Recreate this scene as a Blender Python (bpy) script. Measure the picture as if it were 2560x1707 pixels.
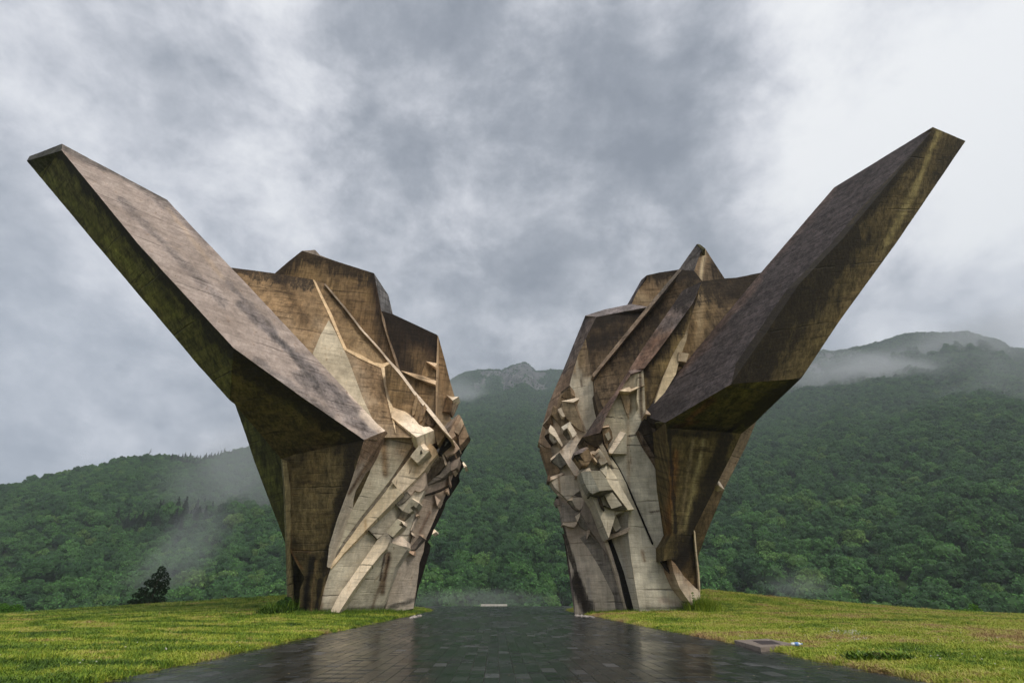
import bpy, bmesh, math, random
import numpy as np
from mathutils import Vector, noise as mnoise
from mathutils.geometry import tessellate_polygon
random.seed(7); RNG = np.random.default_rng(11)
SC = bpy.context.scene
for o in list(bpy.data.objects): bpy.data.objects.remove(o)

# ------------------------------------------------------------------ camera
FPX = 1280.0; PITCH = math.atan(0.498); EYE = 0.93; HORIZON = 1491.0
cam = bpy.data.cameras.new('camera'); cam.sensor_width = 36.0; cam.lens = 36.0*FPX/2560.0
cam.clip_start = 0.1; cam.clip_end = 20000
camo = bpy.data.objects.new('camera', cam); SC.collection.objects.link(camo)
camo.location = (0, 0, EYE); camo.rotation_euler = (math.pi/2+PITCH, 0, 0); SC.camera = camo

# ------------------------------------------------------------------ light
SUN_EL, SUN_AZ = math.radians(44), math.radians(146)      # azimuth from +Y towards +X
W = bpy.data.worlds.new('World'); SC.world = W; W.use_nodes = True
wn, wl = W.node_tree.nodes, W.node_tree.links; wn.clear()
def wnode(t, **k):
    n = wn.new(t)
    for a, v in k.items(): setattr(n, a, v)
    return n
def ramp(nodes, stops, interp='LINEAR'):
    r = nodes.new('ShaderNodeValToRGB'); r.color_ramp.interpolation = interp
    e = r.color_ramp.elements
    while len(e) < len(stops): e.new(0.5)
    for i, (p, c) in enumerate(stops):
        e[i].position = p; e[i].color = (c[0], c[1], c[2], 1) if isinstance(c, (tuple, list)) else (c, c, c, 1)
    return r
def wmath(op, a, b=None, c=None, clamp=False):
    n = wnode('ShaderNodeMath', operation=op, use_clamp=clamp)
    for i, v in enumerate((a, b, c)):
        if v is None: continue
        if isinstance(v, (int, float)): n.inputs[i].default_value = v
        else: wl.new(v, n.inputs[i])
    return n.outputs[0]
sky = wnode('ShaderNodeTexSky', sky_type='NISHITA'); sky.sun_disc = False
sky.sun_elevation = SUN_EL; sky.sun_rotation = SUN_AZ
tc = wnode('ShaderNodeTexCoord'); sep = wnode('ShaderNodeSeparateXYZ'); wl.new(tc.outputs['Generated'], sep.inputs[0])
X, Y, Z = sep.outputs
zc = wmath('ADD', wmath('MAXIMUM', Z, 0.0), 0.30)
comb = wnode('ShaderNodeCombineXYZ'); wl.new(wmath('DIVIDE', X, zc), comb.inputs[0]); wl.new(wmath('DIVIDE', Y, zc), comb.inputs[1])
rot = wnode('ShaderNodeMapping'); rot.inputs['Rotation'].default_value = (0, 0, math.radians(28)); rot.inputs['Location'].default_value = (0.35, 1.9, 0.0)
rot.inputs['Scale'].default_value = (1.35, 0.72, 1)
wl.new(comb.outputs[0], rot.inputs[0])
def wnoise(scale, det, rough, dist, w=0.0):
    n = wnode('ShaderNodeTexNoise', noise_dimensions='4D'); n.inputs['Scale'].default_value = scale; n.inputs['Detail'].default_value = det
    n.inputs['Roughness'].default_value = rough; n.inputs['Distortion'].default_value = dist; n.inputs['W'].default_value = w
    wl.new(rot.outputs[0], n.inputs['Vector']); return n.outputs[0]
nd = wnode('ShaderNodeTexNoise', noise_dimensions='3D'); nd.inputs['Scale'].default_value = 4.2; nd.inputs['Detail'].default_value = 10.0; nd.inputs['Roughness'].default_value = 0.64; nd.inputs['Distortion'].default_value = 0.12
dm = wnode('ShaderNodeMapping'); dm.inputs['Location'].default_value = (3.3, 1.2, 0.4); dm.inputs['Scale'].default_value = (1.0, 1.0, 1.35); wl.new(tc.outputs['Generated'], dm.inputs[0]); wl.new(dm.outputs[0], nd.inputs['Vector']); n3 = nd.outputs[0]
n1 = wnoise(0.75, 3.0, 0.45, 0.2, 2.3); n2 = wnoise(2.1, 8.0, 0.55, 0.05, 5.0)
def blob(dx, dy, dz, w0, w1):          # soft lobe of cloud thickness about a direction
    v = wnode('ShaderNodeVectorMath', operation='DOT_PRODUCT'); wl.new(tc.outputs['Generated'], v.inputs[0])
    d = Vector((dx, dy, dz)).normalized(); v.inputs[1].default_value = d
    m = wnode('ShaderNodeMapRange', interpolation_type='SMOOTHSTEP'); wl.new(v.outputs['Value'], m.inputs[0])
    m.inputs[1].default_value = math.cos(math.radians(w0)); m.inputs[2].default_value = math.cos(math.radians(w1))
    m.inputs[3].default_value = 0; m.inputs[4].default_value = 1
    return m.outputs[0]
def pixdir(px, py):
    cp, sp = math.cos(PITCH), math.sin(PITCH); dy = 853.5-py
    return Vector((px-1280.0, FPX*cp-dy*sp, FPX*sp+dy*cp))
thick = wmath('ADD', wmath('MULTIPLY', wmath('SUBTRACT', n1, 0.5), 0.60), wmath('MULTIPLY', wmath('SUBTRACT', n2, 0.5), 0.60))
thick = wmath('ADD', wmath('ADD', thick, 0.53), wmath('MULTIPLY', wmath('SUBTRACT', n3, 0.5), 1.65))
for (px, py, w0, w1, a) in [(1330, 420, 30, 4, 0.15), (1250, 130, 28, 4, 0.04), (2560, 0, 30, 4, -0.34), (2480, 560, 26, 4, -0.13), (1240, 20, 15, 3, -0.07), (1120, 460, 13, 2, 0.05), (300, 60, 16, 3, 0.05), (120, 900, 18, 3, 0.05), (1700, 120, 14, 3, 0.05),
                            (20, 1080, 24, 6, 0.09), (620, 520, 18, 3, -0.07), (180, 700, 20, 4, 0.04), (1500, 880, 12, 2, -0.04), (1640, 480, 12, 2, 0.04), (950, 80, 14, 3, 0.03), (2050, 330, 10, 2, -0.03)]:
    thick = wmath('ADD', thick, wmath('MULTIPLY', blob(*pixdir(px, py), w0, w1), a))
sunb = blob(math.cos(SUN_EL)*math.sin(SUN_AZ), math.cos(SUN_EL)*math.cos(SUN_AZ), math.sin(SUN_EL), 60, 5)
thick = wmath('SUBTRACT', thick, wmath('MULTIPLY', sunb, 0.22))
cr = ramp(wn, [(0.12, (1.0, 1.0, 1.0)), (0.30, (0.85, 0.855, 0.885)), (0.46, (0.615, 0.625, 0.675)), (0.58, (0.455, 0.472, 0.52)), (0.72, (0.30, 0.322, 0.37)), (0.92, (0.17, 0.19, 0.235))], 'B_SPLINE')
wl.new(thick, cr.inputs[0])
crs = wnode('ShaderNodeVectorMath', operation='SCALE'); wl.new(cr.outputs[0], crs.inputs[0]); crs.inputs['Scale'].default_value = 10.5
mx = wnode('ShaderNodeMix', data_type='RGBA'); mx.inputs[0].default_value = 0.93
wl.new(sky.outputs[0], mx.inputs[6]); wl.new(crs.outputs[0], mx.inputs[7])
bg = wnode('ShaderNodeBackground'); bg.inputs['Strength'].default_value = 0.078; wl.new(mx.outputs[2], bg.inputs[0])
wo = wnode('ShaderNodeOutputWorld'); wl.new(bg.outputs[0], wo.inputs[0])
sl = bpy.data.lights.new('sun', 'SUN'); sl.energy = 1.5; sl.angle = math.radians(16); sl.color = (1.0, 0.91, 0.79)
so = bpy.data.objects.new('sun', sl); SC.collection.objects.link(so)
sd = Vector((math.cos(SUN_EL)*math.sin(SUN_AZ), math.cos(SUN_EL)*math.cos(SUN_AZ), math.sin(SUN_EL)))
so.rotation_euler = sd.to_track_quat('Z', 'Y').to_euler()
vs = SC.view_settings; vs.view_transform = 'Standard'; vs.look = 'None'; vs.exposure = 0.46; vs.gamma = 1.0
try: vs.use_curve_mapping = False
except Exception: pass
cy = SC.cycles; cy.max_bounces = 6; cy.diffuse_bounces = 3; cy.glossy_bounces = 3; cy.volume_bounces = 1
cy.transparent_max_bounces = 8; cy.volume_step_rate = 1.0; cy.volume_max_steps = 256

# ------------------------------------------------------------------ helpers
def ray(px, py):
    v = pixdir(px, py); return v/v.y
def at(px, py, Yd): return Vector((0, 0, EYE)) + ray(px, py)*Yd
def link(o, parent=None):
    SC.collection.objects.link(o)
    if parent: o.parent = parent
    return o
def tag(o, label=None, cat=None, group=None, kind=None):
    for k, v in (('label', label), ('category', cat), ('group', group), ('kind', kind)):
        if v: o[k] = v
    return o
def mesh_obj(name, verts, faces, mat, parent=None, smooth=False):
    me = bpy.data.meshes.new(name); me.from_pydata([tuple(v) for v in verts], [], [tuple(f) for f in faces])
    if mat: me.materials.append(mat)
    if smooth:
        me.polygons.foreach_set('use_smooth', [True]*len(me.polygons))
    me.update(); return link(bpy.data.objects.new(name, me), parent)
def smooth(a, b, x):
    t = np.clip((x-a)/(b-a), 0, 1); return t*t*(3-2*t)

_perm = np.random.RandomState(5).randint(0, 2**31-1, 4096)
def vnoise(x, y, seed=0):
    x = np.asarray(x, float); y = np.asarray(y, float)
    xi = np.floor(x).astype(np.int64); yi = np.floor(y).astype(np.int64); fx = x-xi; fy = y-yi
    fx = fx*fx*fx*(fx*(fx*6-15)+10); fy = fy*fy*fy*(fy*(fy*6-15)+10)
    def h(i, j):
        k = (i*73856093) ^ (j*19349663) ^ (seed*83492791)
        return (_perm[k & 4095] % 10007)/10007.0
    return (h(xi, yi)*(1-fx)+h(xi+1, yi)*fx)*(1-fy)+(h(xi, yi+1)*(1-fx)+h(xi+1, yi+1)*fx)*fy
def fbm(x, y, octv=4, seed=0, gain=0.5):
    s = 0; a = 1; t = 0
    for k in range(octv):
        s = s+a*(vnoise(x*2**k+k*17.3, y*2**k-k*9.1, seed+k)-0.5); t += a; a *= gain
    return s/t*2

class NT:
    """small node-tree writer"""
    def __init__(s, name):
        s.m = bpy.data.materials.new(name); s.m.use_nodes = True; s.n = s.m.node_tree.nodes; s.l = s.m.node_tree.links; s.n.clear()
    def new(s, t, **k):
        n = s.n.new(t)
        for a, v in k.items(): setattr(n, a, v)
        return n
    def put(s, sock, v):
        if v is None: return
        if isinstance(v, bpy.types.NodeSocket): s.l.new(v, sock)
        elif isinstance(v, (tuple, list)) and len(v) == 3 and sock.type == 'RGBA': sock.default_value = (*v, 1)
        else: sock.default_value = v
    def math(s, op, a, b=None, c=None, clamp=False):
        n = s.new('ShaderNodeMath', operation=op, use_clamp=clamp)
        for i, v in enumerate((a, b, c)): s.put(n.inputs[i], v)
        return n.outputs[0]
    def attr(s, name, out='Color'):
        n = s.new('ShaderNodeAttribute', attribute_name=name); return n.outputs[out]
    def noise(s, vec, scale, det=4, rough=0.55, dist=0.0):
        n = s.new('ShaderNodeTexNoise'); s.put(n.inputs['Vector'], vec); n.inputs['Scale'].default_value = scale
        n.inputs['Detail'].default_value = det; n.inputs['Roughness'].default_value = rough; n.inputs['Distortion'].default_value = dist
        return n.outputs[0]
    def mapping(s, vec, scale=(1, 1, 1), loc=(0, 0, 0), rot=(0, 0, 0)):
        n = s.new('ShaderNodeMapping'); s.put(n.inputs[0], vec); n.inputs['Scale'].default_value = scale
        n.inputs['Location'].default_value = loc; n.inputs['Rotation'].default_value = rot; return n.outputs[0]
    def range(s, v, a, b, c=0.0, d=1.0, smoothstep=False):
        n = s.new('ShaderNodeMapRange'); n.interpolation_type = 'SMOOTHSTEP' if smoothstep else 'LINEAR'
        s.put(n.inputs[0], v)
        for i, x in enumerate((a, b, c, d)): s.put(n.inputs[i+1], x)
        return n.outputs[0]
    def mix(s, f, a, b, mode='MIX'):
        n = s.new('ShaderNodeMix', data_type='RGBA', blend_type=mode); s.put(n.inputs[0], f); s.put(n.inputs[6], a); s.put(n.inputs[7], b); return n.outputs[2]
    def ramp(s, v, stops, interp='LINEAR'):
        r = ramp(s.n, stops, interp); s.put(r.inputs[0], v); return r.outputs[0]
    def geo(s, out='Position'): return s.new('ShaderNodeNewGeometry').outputs[out]
    def bump(s, h, strength=0.4, dist=0.02, normal=None):
        n = s.new('ShaderNodeBump'); s.put(n.inputs['Height'], h); n.inputs['Strength'].default_value = strength; n.inputs['Distance'].default_value = dist
        if normal: s.l.new(normal, n.inputs['Normal'])
        return n.outputs[0]
    def out(s, color, rough=0.9, normal=None, spec=0.3, **kw):
        b = s.new('ShaderNodeBsdfPrincipled'); s.put(b.inputs['Base Color'], color); s.put(b.inputs['Roughness'], rough)
        b.inputs['Specular IOR Level'].default_value = spec
        if normal: s.l.new(normal, b.inputs['Normal'])
        for k, v in kw.items(): s.put(b.inputs[k], v)
        o = s.new('ShaderNodeOutputMaterial'); s.l.new(b.outputs[0], o.inputs[0]); return s.m
# ------------------------------------------------------------------ ground shape
PATH_L, PATH_R, PATH_DX = -4.80, 5.30, -0.028       # kerb lines x = L|R + dx*Y
CREST = np.array([(-3000, 1575), (-900, 1556), (0, 1541), (234, 1521), (323, 1516), (514, 1504), (706, 1491), (860, 1487), (1000, 1496), (1036, 1503), (1071, 1511),
                  (1098, 1514), (1380, 1513.5), (1408, 1506), (1433, 1496), (1560, 1482), (1766, 1476), (1916, 1492), (2104, 1508), (2371, 1530), (2560, 1543), (3400, 1560), (5600, 1580)], float)
def crest_slopes():
    us, ss = [], []
    for px, py in CREST:
        r = ray(px, py); us.append(r.x); ss.append(r.z)
    return np.array(us), np.array(ss)
CU, CS = crest_slopes()
def ground_z(x, y):
    x = np.asarray(x, float); y = np.asarray(y, float)
    yy = np.maximum(y, 4.0); u = x/yy
    s = np.interp(u, CU, CS)
    uc = -0.028
    Yc = 64-20*smooth(0.10, 0.2, np.abs(u-uc))
    zc = EYE+Yc*s
    t = np.clip(yy/Yc, 0, 1)
    h = zc*t**6
    # distance from the path edge
    d = np.maximum(PATH_L+PATH_DX*y-x, x-(PATH_R+PATH_DX*y))
    flare = np.clip((y-42)/22, 0, 1)*4.0
    d = d-flare
    h = h*smooth(0.0, 2.2, d)
    bumps = (fbm(x*0.35, y*0.35, 3, 3)*0.05+fbm(x*1.3, y*1.3, 2, 9)*0.02)*smooth(0.1, 1.5, d)*smooth(60, 30, y)
    lip = 0.035*smooth(0.0, 0.12, d)
    drop = np.maximum(yy-Yc, 0)
    fall = 0.30*drop*drop/(drop+10.0)
    side = np.maximum(np.abs(x)-60, 0)*0.04
    return h+bumps+lip-fall-side-0.012
def build_ground():
    def axis(edges):
        out = []
        for a, b, st in edges: out += list(np.arange(a, b, st))
        return np.array(out)
    xs = axis([(-320, -60, 10), (-60, -20, 1.0), (-20, -4.5, 0.25), (-4.5, 5, 0.16), (5, 20, 0.25), (20, 60, 1.0), (60, 321, 10)])
    ys = axis([(-320, -20, 15), (-20, 4, 2), (4, 48, 0.3), (48, 80, 1.0), (80, 141, 6)])
    Xg, Yg = np.meshgrid(xs, ys); Zg = ground_z(Xg, Yg)
    nx, ny = len(xs), len(ys); idx = np.arange(nx*ny).reshape(ny, nx)
    f = np.stack([idx[:-1, :-1], idx[:-1, 1:], idx[1:, 1:], idx[1:, :-1]], -1).reshape(-1, 4)
    return np.stack([Xg, Yg, Zg], -1).reshape(-1, 3), f
m = NT('mown_grass_soil'); pos = m.geo()
a = m.noise(pos, 0.25, 3); b = m.noise(pos, 2.2, 6, 0.65); c = m.noise(pos, 14, 5, 0.7)
col = m.ramp(b, [(0.30, (0.045, 0.07, 0.012)), (0.46, (0.10, 0.125, 0.02)), (0.58, (0.19, 0.19, 0.04)), (0.72, (0.26, 0.21, 0.08))])
col = m.mix(m.range(c, 0.35, 0.65, 0.0, 0.6), col, (0.04, 0.06, 0.012), 'MIX')
col = m.mix(m.range(a, 0.45, 0.62, 0.0, 0.5), col, (0.22, 0.17, 0.07))
MAT_SOIL = m.out(col, 0.95, m.bump(c, 0.8, 0.05), 0.1)
gv, gf = build_ground()
ground = mesh_obj('ground', gv, gf, MAT_SOIL, smooth=True); tag(ground, kind='structure')
# ------------------------------------------------------------------ weathered board-marked concrete
def concrete(name, board=0.36):
    m = NT(name); pos = m.geo(); tint = m.attr('tint'); bv = m.attr('board', 'Vector')
    # bv = (along the boards, across the boards, facet number)
    fine = m.noise(m.mapping(bv, (1.3, 9.0, 3.7)), 1.0, 6, 0.68, 0.3)
    grain = m.noise(m.mapping(bv, (5, 38.0, 1.3)), 1.0, 3, 0.6)
    blotch = m.noise(pos, 0.55, 6, 0.6, 0.4); speck = m.noise(pos, 7.0, 6, 0.7); grit = m.noise(pos, 45.0, 2, 0.6)
    streak = m.noise(m.mapping(pos, (3.2, 3.2, 0.16)), 1.0, 5, 0.62, 0.15)
    sepb = m.new('ShaderNodeSeparateXYZ'); m.put(sepb.inputs[0], bv)
    wob = m.math('MULTIPLY', m.math('SUBTRACT', m.noise(m.mapping(bv, (0.8, 0.8, 9.1)), 1.0, 3), 0.5), 0.10)
    vv = m.math('ADD', sepb.outputs[1], wob)
    fr = m.math('FRACT', m.math('DIVIDE', vv, board)); dist = m.math('ABSOLUTE', m.math('SUBTRACT', fr, 0.5))
    seam = m.range(dist, 0.43, 0.49, 0.0, 1.0)                       # joints between form boards
    cell = m.math('FLOOR', m.math('DIVIDE', vv, board))
    wnz = m.new('ShaderNodeTexWhiteNoise', noise_dimensions='2D')
    cv = m.new('ShaderNodeCombineXYZ'); m.put(cv.inputs[0], cell); m.put(cv.inputs[1], m.math('FLOOR', m.math('MULTIPLY', sepb.outputs[0], 0.33)))
    m.put(wnz.inputs['Vector'], cv.outputs[0])
    fr2 = m.math('FRACT', m.math('DIVIDE', m.math('ADD', vv, m.math('MULTIPLY', wob, 1.6)), board*9.0))
    lift = m.range(m.math('ABSOLUTE', m.math('SUBTRACT', fr2, 0.5)), 0.482, 0.497, 0.0, 1.0)   # pour joints
    lift = m.math('MULTIPLY', lift, m.range(blotch, 0.44, 0.60))
    brk = m.noise(m.mapping(bv, (0.7, 2.0, 7.7)), 1.0, 4, 0.7); seam = m.math('MULTIPLY', seam, m.range(brk, 0.44, 0.60, 0.05, 1.0))
    col = m.mix(m.range(blotch, 0.30, 0.70), m.mix(1.0, tint, (0.72, 0.70, 0.66), 'MULTIPLY'), m.mix(1.0, tint, (1.22, 1.22, 1.20), 'MULTIPLY'))
    col = m.mix(1.0, col, m.ramp(fine, [(0.28, 0.86), (0.5, 1.0), (0.72, 1.10)]), 'MULTIPLY')
    col = m.mix(1.0, col, m.ramp(grain, [(0.3, 0.96), (0.7, 1.03)]), 'MULTIPLY')
    col = m.mix(1.0, col, m.ramp(wnz.outputs[0], [(0.0, 0.92), (1.0, 1.07)]), 'MULTIPLY')
    bwn = m.new('ShaderNodeRGBToBW'); m.put(bwn.inputs[0], tint); age = m.range(bwn.outputs[0], 0.10, 0.36, 1.0, 0.30)
    mott = m.noise(m.mapping(pos, (1.7, 1.7, 1.0)), 1.0, 10, 0.74, 0.35); drip = m.noise(m.mapping(pos, (8.5, 8.5, 0.35)), 1.0, 5, 0.65, 0.1)
    dash = m.noise(m.mapping(bv, (0.42, 3.8, 5.3)), 1.0, 8, 0.74, 0.2)
    fac_ = m.mix(age, (1, 1, 1), m.ramp(mott, [(0.30, 0.30), (0.44, 0.74), (0.56, 1.12), (0.72, 1.45)])); col = m.mix(1.0, col, fac_, 'MULTIPLY')
    fac_ = m.mix(age, (1, 1, 1), m.ramp(streak, [(0.32, 0.50), (0.50, 1.0), (0.68, 1.35)])); col = m.mix(1.0, col, fac_, 'MULTIPLY')
    fac_ = m.mix(age, (1, 1, 1), m.ramp(drip, [(0.34, 0.62), (0.50, 1.0), (0.66, 1.22)])); col = m.mix(1.0, col, fac_, 'MULTIPLY')
    dk = m.math('MULTIPLY', m.range(dash, 0.535, 0.63), m.math('MULTIPLY', m.range(blotch, 0.36, 0.60, 0.25, 1.0), m.range(age, 0.3, 0.6, 0.30, 0.95)))
    col = m.mix(dk, col, m.mix(1.0, col, (0.30, 0.27, 0.25), 'MULTIPLY'))
    lt = m.math('MULTIPLY', m.range(dash, 0.43, 0.35), m.range(age, 0.4, 1.0, 0.3, 0.8)); col = m.mix(lt, col, m.mix(1.0, col, (1.5, 1.45, 1.35), 'MULTIPLY'))
    soot = m.attr('soot', 'Fac')
    dark = m.range(m.math('ADD', m.math('MULTIPLY', soot, 1.0), m.math('MULTIPLY', m.math('SUBTRACT', m.math('ADD', m.math('MULTIPLY', streak, 0.6), m.math('MULTIPLY', drip, 0.4)), 0.5), 3.0)), 0.27, 0.64)
    dark = m.math('MULTIPLY', dark, m.range(speck, 0.25, 0.6, 0.75, 1.0))
    col = m.mix(m.math('MULTIPLY', dark, 0.92), col, (0.014, 0.011, 0.009))
    rst = m.range(streak, 0.60, 0.74, 0.0, 0.35)
    col = m.mix(rst, col, m.mix(1.0, col, (0.80, 0.56, 0.34), 'MULTIPLY'))
    col = m.mix(m.math('MULTIPLY', seam, m.range(age, 0.3, 0.8, 0.30, 0.75)), col, m.mix(1.0, col, (0.42, 0.38, 0.34), 'MULTIPLY'))
    col = m.mix(m.math('MULTIPLY', lift, 0.6), col, (0.03, 0.024, 0.018))
    col = m.mix(1.0, col, m.ramp(grit, [(0.3, 0.86), (0.7, 1.1)]), 'MULTIPLY')
    pit = m.range(speck, 0.66, 0.72, 0.0, 0.6)
    col = m.mix(pit, col, m.mix(1.0, col, (0.35, 0.33, 0.30), 'MULTIPLY'))
    h = m.math('ADD', m.math('MULTIPLY', fine, 0.8), m.math('MULTIPLY', speck, 0.6))
    h = m.math('SUBTRACT', h, m.math('MULTIPLY', seam, 0.5)); h = m.math('SUBTRACT', h, m.math('MULTIPLY', lift, 1.2))
    h = m.math('ADD', h, m.math('MULTIPLY', wnz.outputs[0], 0.35)); h = m.math('ADD', h, m.math('MULTIPLY', grit, 0.2))
    return m.out(col, 0.88, m.bump(h, 0.75, 0.035), 0.25)
MAT_CON = concrete('board_marked_concrete')

class Plane:
    def __init__(s, *a):
        if len(a) == 3: A, B, C = (at(*q) for q in a); n = (B-A).cross(C-A).normalized()
        else:
            A = at(*a[0]); n = Vector(a[1]).normalized(); rh = ray(a[0][0], a[0][1]).normalized(); k = 0
            while n.dot(rh) > -0.36 and k < 40: n = (n-rh*0.05).normalized(); k += 1
        if n.dot(ray(a[0][0], a[0][1])) > 0: n = -n
        s.p, s.n = A, n
    def Y(s, px, py):
        r = ray(px, py); d = r.dot(s.n)
        return (s.p-Vector((0, 0, EYE))).dot(s.n)/d
    def shift(s, d):
        q = Plane.__new__(Plane); q.p = s.p-Vector((0, d, 0)); q.n = s.n.copy(); return q

PALE = (.48, .45, .39); WARM = (.50, .41, .31); LEDGE = (.70, .62, .53); BROWN = (.25, .17, .095); DARK = (.085, .06, .04); OLIVE = (.115, .088, .034)  # LEDGE: light on upward faces is put into the colour
PINK = (.34, .285, .25); BLACK = (.012, .010, .008); SLATE = (.17, .165, .17); UMBER = (.13, .10, .092); TAN = (.33, .25, .165); MOSS = (.12, .115, .022); ROSE = (.36, .29, .265); GREYP = (.33, .31, .28)

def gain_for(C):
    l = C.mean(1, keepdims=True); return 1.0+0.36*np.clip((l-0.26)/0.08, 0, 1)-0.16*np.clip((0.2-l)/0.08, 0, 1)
def lerp(a, b, t): return tuple(a[i]*(1-t)+b[i]*t for i in range(3))
def facet(name, parent, poly, pl, col, disp=(0, 3.0, 0), board=None, stains=(), L=0.13, warp=1.0, num=[0], label=None, gname=''):
    """one closed concrete slab: a flat facet at its true distance with its own thickness"""
    num[0] += 1; fid = num[0]*1.37
    front = [at(x, y, pl.Y(x, y)) for x, y in poly]
    n = len(front); dv = Vector(disp)
    tri = tessellate_polygon([[Vector((x, -y, 0)) for x, y in poly]])
    verts = [v.copy() for v in front]+[v+dv for v in front]
    faces = [tuple(t) for t in tri]+[(t[2]+n, t[1]+n, t[0]+n) for t in tri]
    nfront = len(tri)
    for i in range(n):
        j = (i+1) % n; faces += [(i, j, j+n), (i, j+n, i+n)]
    # split edges until they are shorter than L (edges at the back may stay long)
    cache = {}
    def mid(a, b):
        k = (a, b) if a < b else (b, a)
        if k not in cache: verts.append((verts[a]+verts[b])/2); cache[k] = len(verts)-1
        return cache[k]
    back = set(range(n, 2*n)); isb = lambda v: v in back
    depthw = {i: (0.0 if i < n else 1.0) for i in range(2*n)}
    def long_(a, b):
        d = (verts[a]-verts[b]).length; w = min(depthw[a], depthw[b]) if False else (depthw[a]+depthw[b])/2
        return d > L*(1+w*14)
    work = faces; done = []
    while work:
        nxt = []
        for (a, b, c) in work:
            e = [long_(a, b), long_(b, c), long_(c, a)]
            k = sum(e)
            if k == 0: done.append((a, b, c)); continue
            ms = []
            for flag, (p, q) in zip(e, ((a, b), (b, c), (c, a))):
                if flag:
                    mm = mid(p, q)
                    if mm not in depthw: depthw[mm] = (depthw[p]+depthw[q])/2
                    ms.append(mm)
                else: ms.append(None)
            ab, bc, ca = ms
            if k == 3: nxt += [(a, ab, ca), (ab, b, bc), (ca, bc, c), (ab, bc, ca)]
            elif k == 1:
                if ab is not None: nxt += [(a, ab, c), (ab, b, c)]
                elif bc is not None: nxt += [(a, b, bc), (a, bc, c)]
                else: nxt += [(a, b, ca), (ca, b, c)]
            else:
                if ab is None: nxt += [(c, ca, bc), (ca, a, b), (ca, b, bc)]
                elif bc is None: nxt += [(a, ab, ca), (ab, b, c), (ab, c, ca)]
                else: nxt += [(b, bc, ab), (a, ab, bc), (a, bc, c)]
        work = nxt
    V = np.array([tuple(v) for v in verts]); F = done
    # pixel footprint of each vertex, used only to look up where the weathering sits on the facet
    rel = V-np.array([0, 0, EYE]); cp, sp = math.cos(PITCH), math.sin(PITCH)
    dep = rel[:, 1]*cp+rel[:, 2]*sp; U = 1280+FPX*rel[:, 0]/dep; Wp = 853.5-FPX*(rel[:, 2]*cp-rel[:, 1]*sp)/dep
    nz = np.array([mnoise.fractal(Vector(v)*0.8, 1.0, 2.0, 4) for v in V]); nz2 = np.array([mnoise.noise(Vector((v[0]*2.1, v[1]*2.1, v[2]*0.5))) for v in V])
    if isinstance(col[0], (tuple, list)):
        c0, p0, c1, p1 = col; d = np.array(p1, float)-np.array(p0, float)
        t = ((U-p0[0])*d[0]+(Wp-p0[1])*d[1])/(d@d); t = smooth(0, 1, t+nz*0.35)
        C = np.array(c0)[None]*(1-t[:, None])+np.array(c1)[None]*t[:, None]
    else: C = np.repeat(np.array(col, float)[None], len(V), 0)
    soot = np.zeros(len(V))
    for st in stains:
        (x0, y0, x1, y1, r, sc, a) = st
        d = np.array([x1-x0, y1-y0], float); L2 = max(d@d, 1e-6)
        t = np.clip(((U-x0)*d[0]+(Wp-y0)*d[1])/L2, 0, 1); dd = np.hypot(U-x0-t*d[0], Wp-y0-t*d[1])
        w = np.clip(1-dd/(r*(2.1 if sc is None and r > 12 else 1)*(1+0.5*nz+0.35*nz2)), 0, 1); w = w*w*(3-2*w)*a
        if sc is None: soot = np.maximum(soot, w)
        else: C = C*(1-w[:, None])+np.array(sc)[None]*w[:, None]
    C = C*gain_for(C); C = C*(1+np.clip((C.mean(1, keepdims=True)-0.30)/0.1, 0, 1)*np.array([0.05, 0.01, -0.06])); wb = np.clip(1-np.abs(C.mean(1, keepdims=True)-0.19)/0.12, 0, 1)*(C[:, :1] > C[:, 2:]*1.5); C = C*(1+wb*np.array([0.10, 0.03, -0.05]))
    nn = pl.n
    if board is None:
        up = Vector((0, 0, 1))-nn*nn.z
        vdir = up.normalized() if up.length > 0.25 else Vector((0, 1, 0))
    else:                                   # board = pixel segment lying along the boards
        A = at(board[0], board[1], pl.Y(board[0], board[1])); B = at(board[2], board[3], pl.Y(board[2], board[3]))
        vdir = nn.cross((B-A).normalized()).normalized()
    udir = nn.cross(vdir).normalized()
    bu = V@np.array(udir); bvv = V@np.array(vdir)
    # hand-made unevenness: slight warp and chipped arrises
    off = np.array([tuple(mnoise.noise_vector(Vector(v)*0.7)*0.010+mnoise.noise_vector(Vector(v)*5.0)*0.008) for v in V])
    V = V+off*warp
    me = bpy.data.meshes.new(name); me.from_pydata(V.tolist(), [], F); me.materials.append(MAT_CON)
    ca = me.attributes.new('tint', 'FLOAT_COLOR', 'POINT'); ca.data.foreach_set('color', np.hstack([C, np.ones((len(V), 1))]).astype('f').ravel())
    ba = me.attributes.new('board', 'FLOAT_VECTOR', 'POINT'); ba.data.foreach_set('vector', np.stack([bu, bvv, np.full(len(V), fid)], 1).astype('f').ravel())
    sa = me.attributes.new('soot', 'FLOAT', 'POINT'); sa.data.foreach_set('value', soot.astype('f'))
    bm = bmesh.new(); bm.from_mesh(me); bmesh.ops.recalc_face_normals(bm, faces=bm.faces); bm.to_mesh(me); bm.free()
    o = link(bpy.data.objects.new(name, me), parent)
    if label: o['label'] = label
    return o

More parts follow.
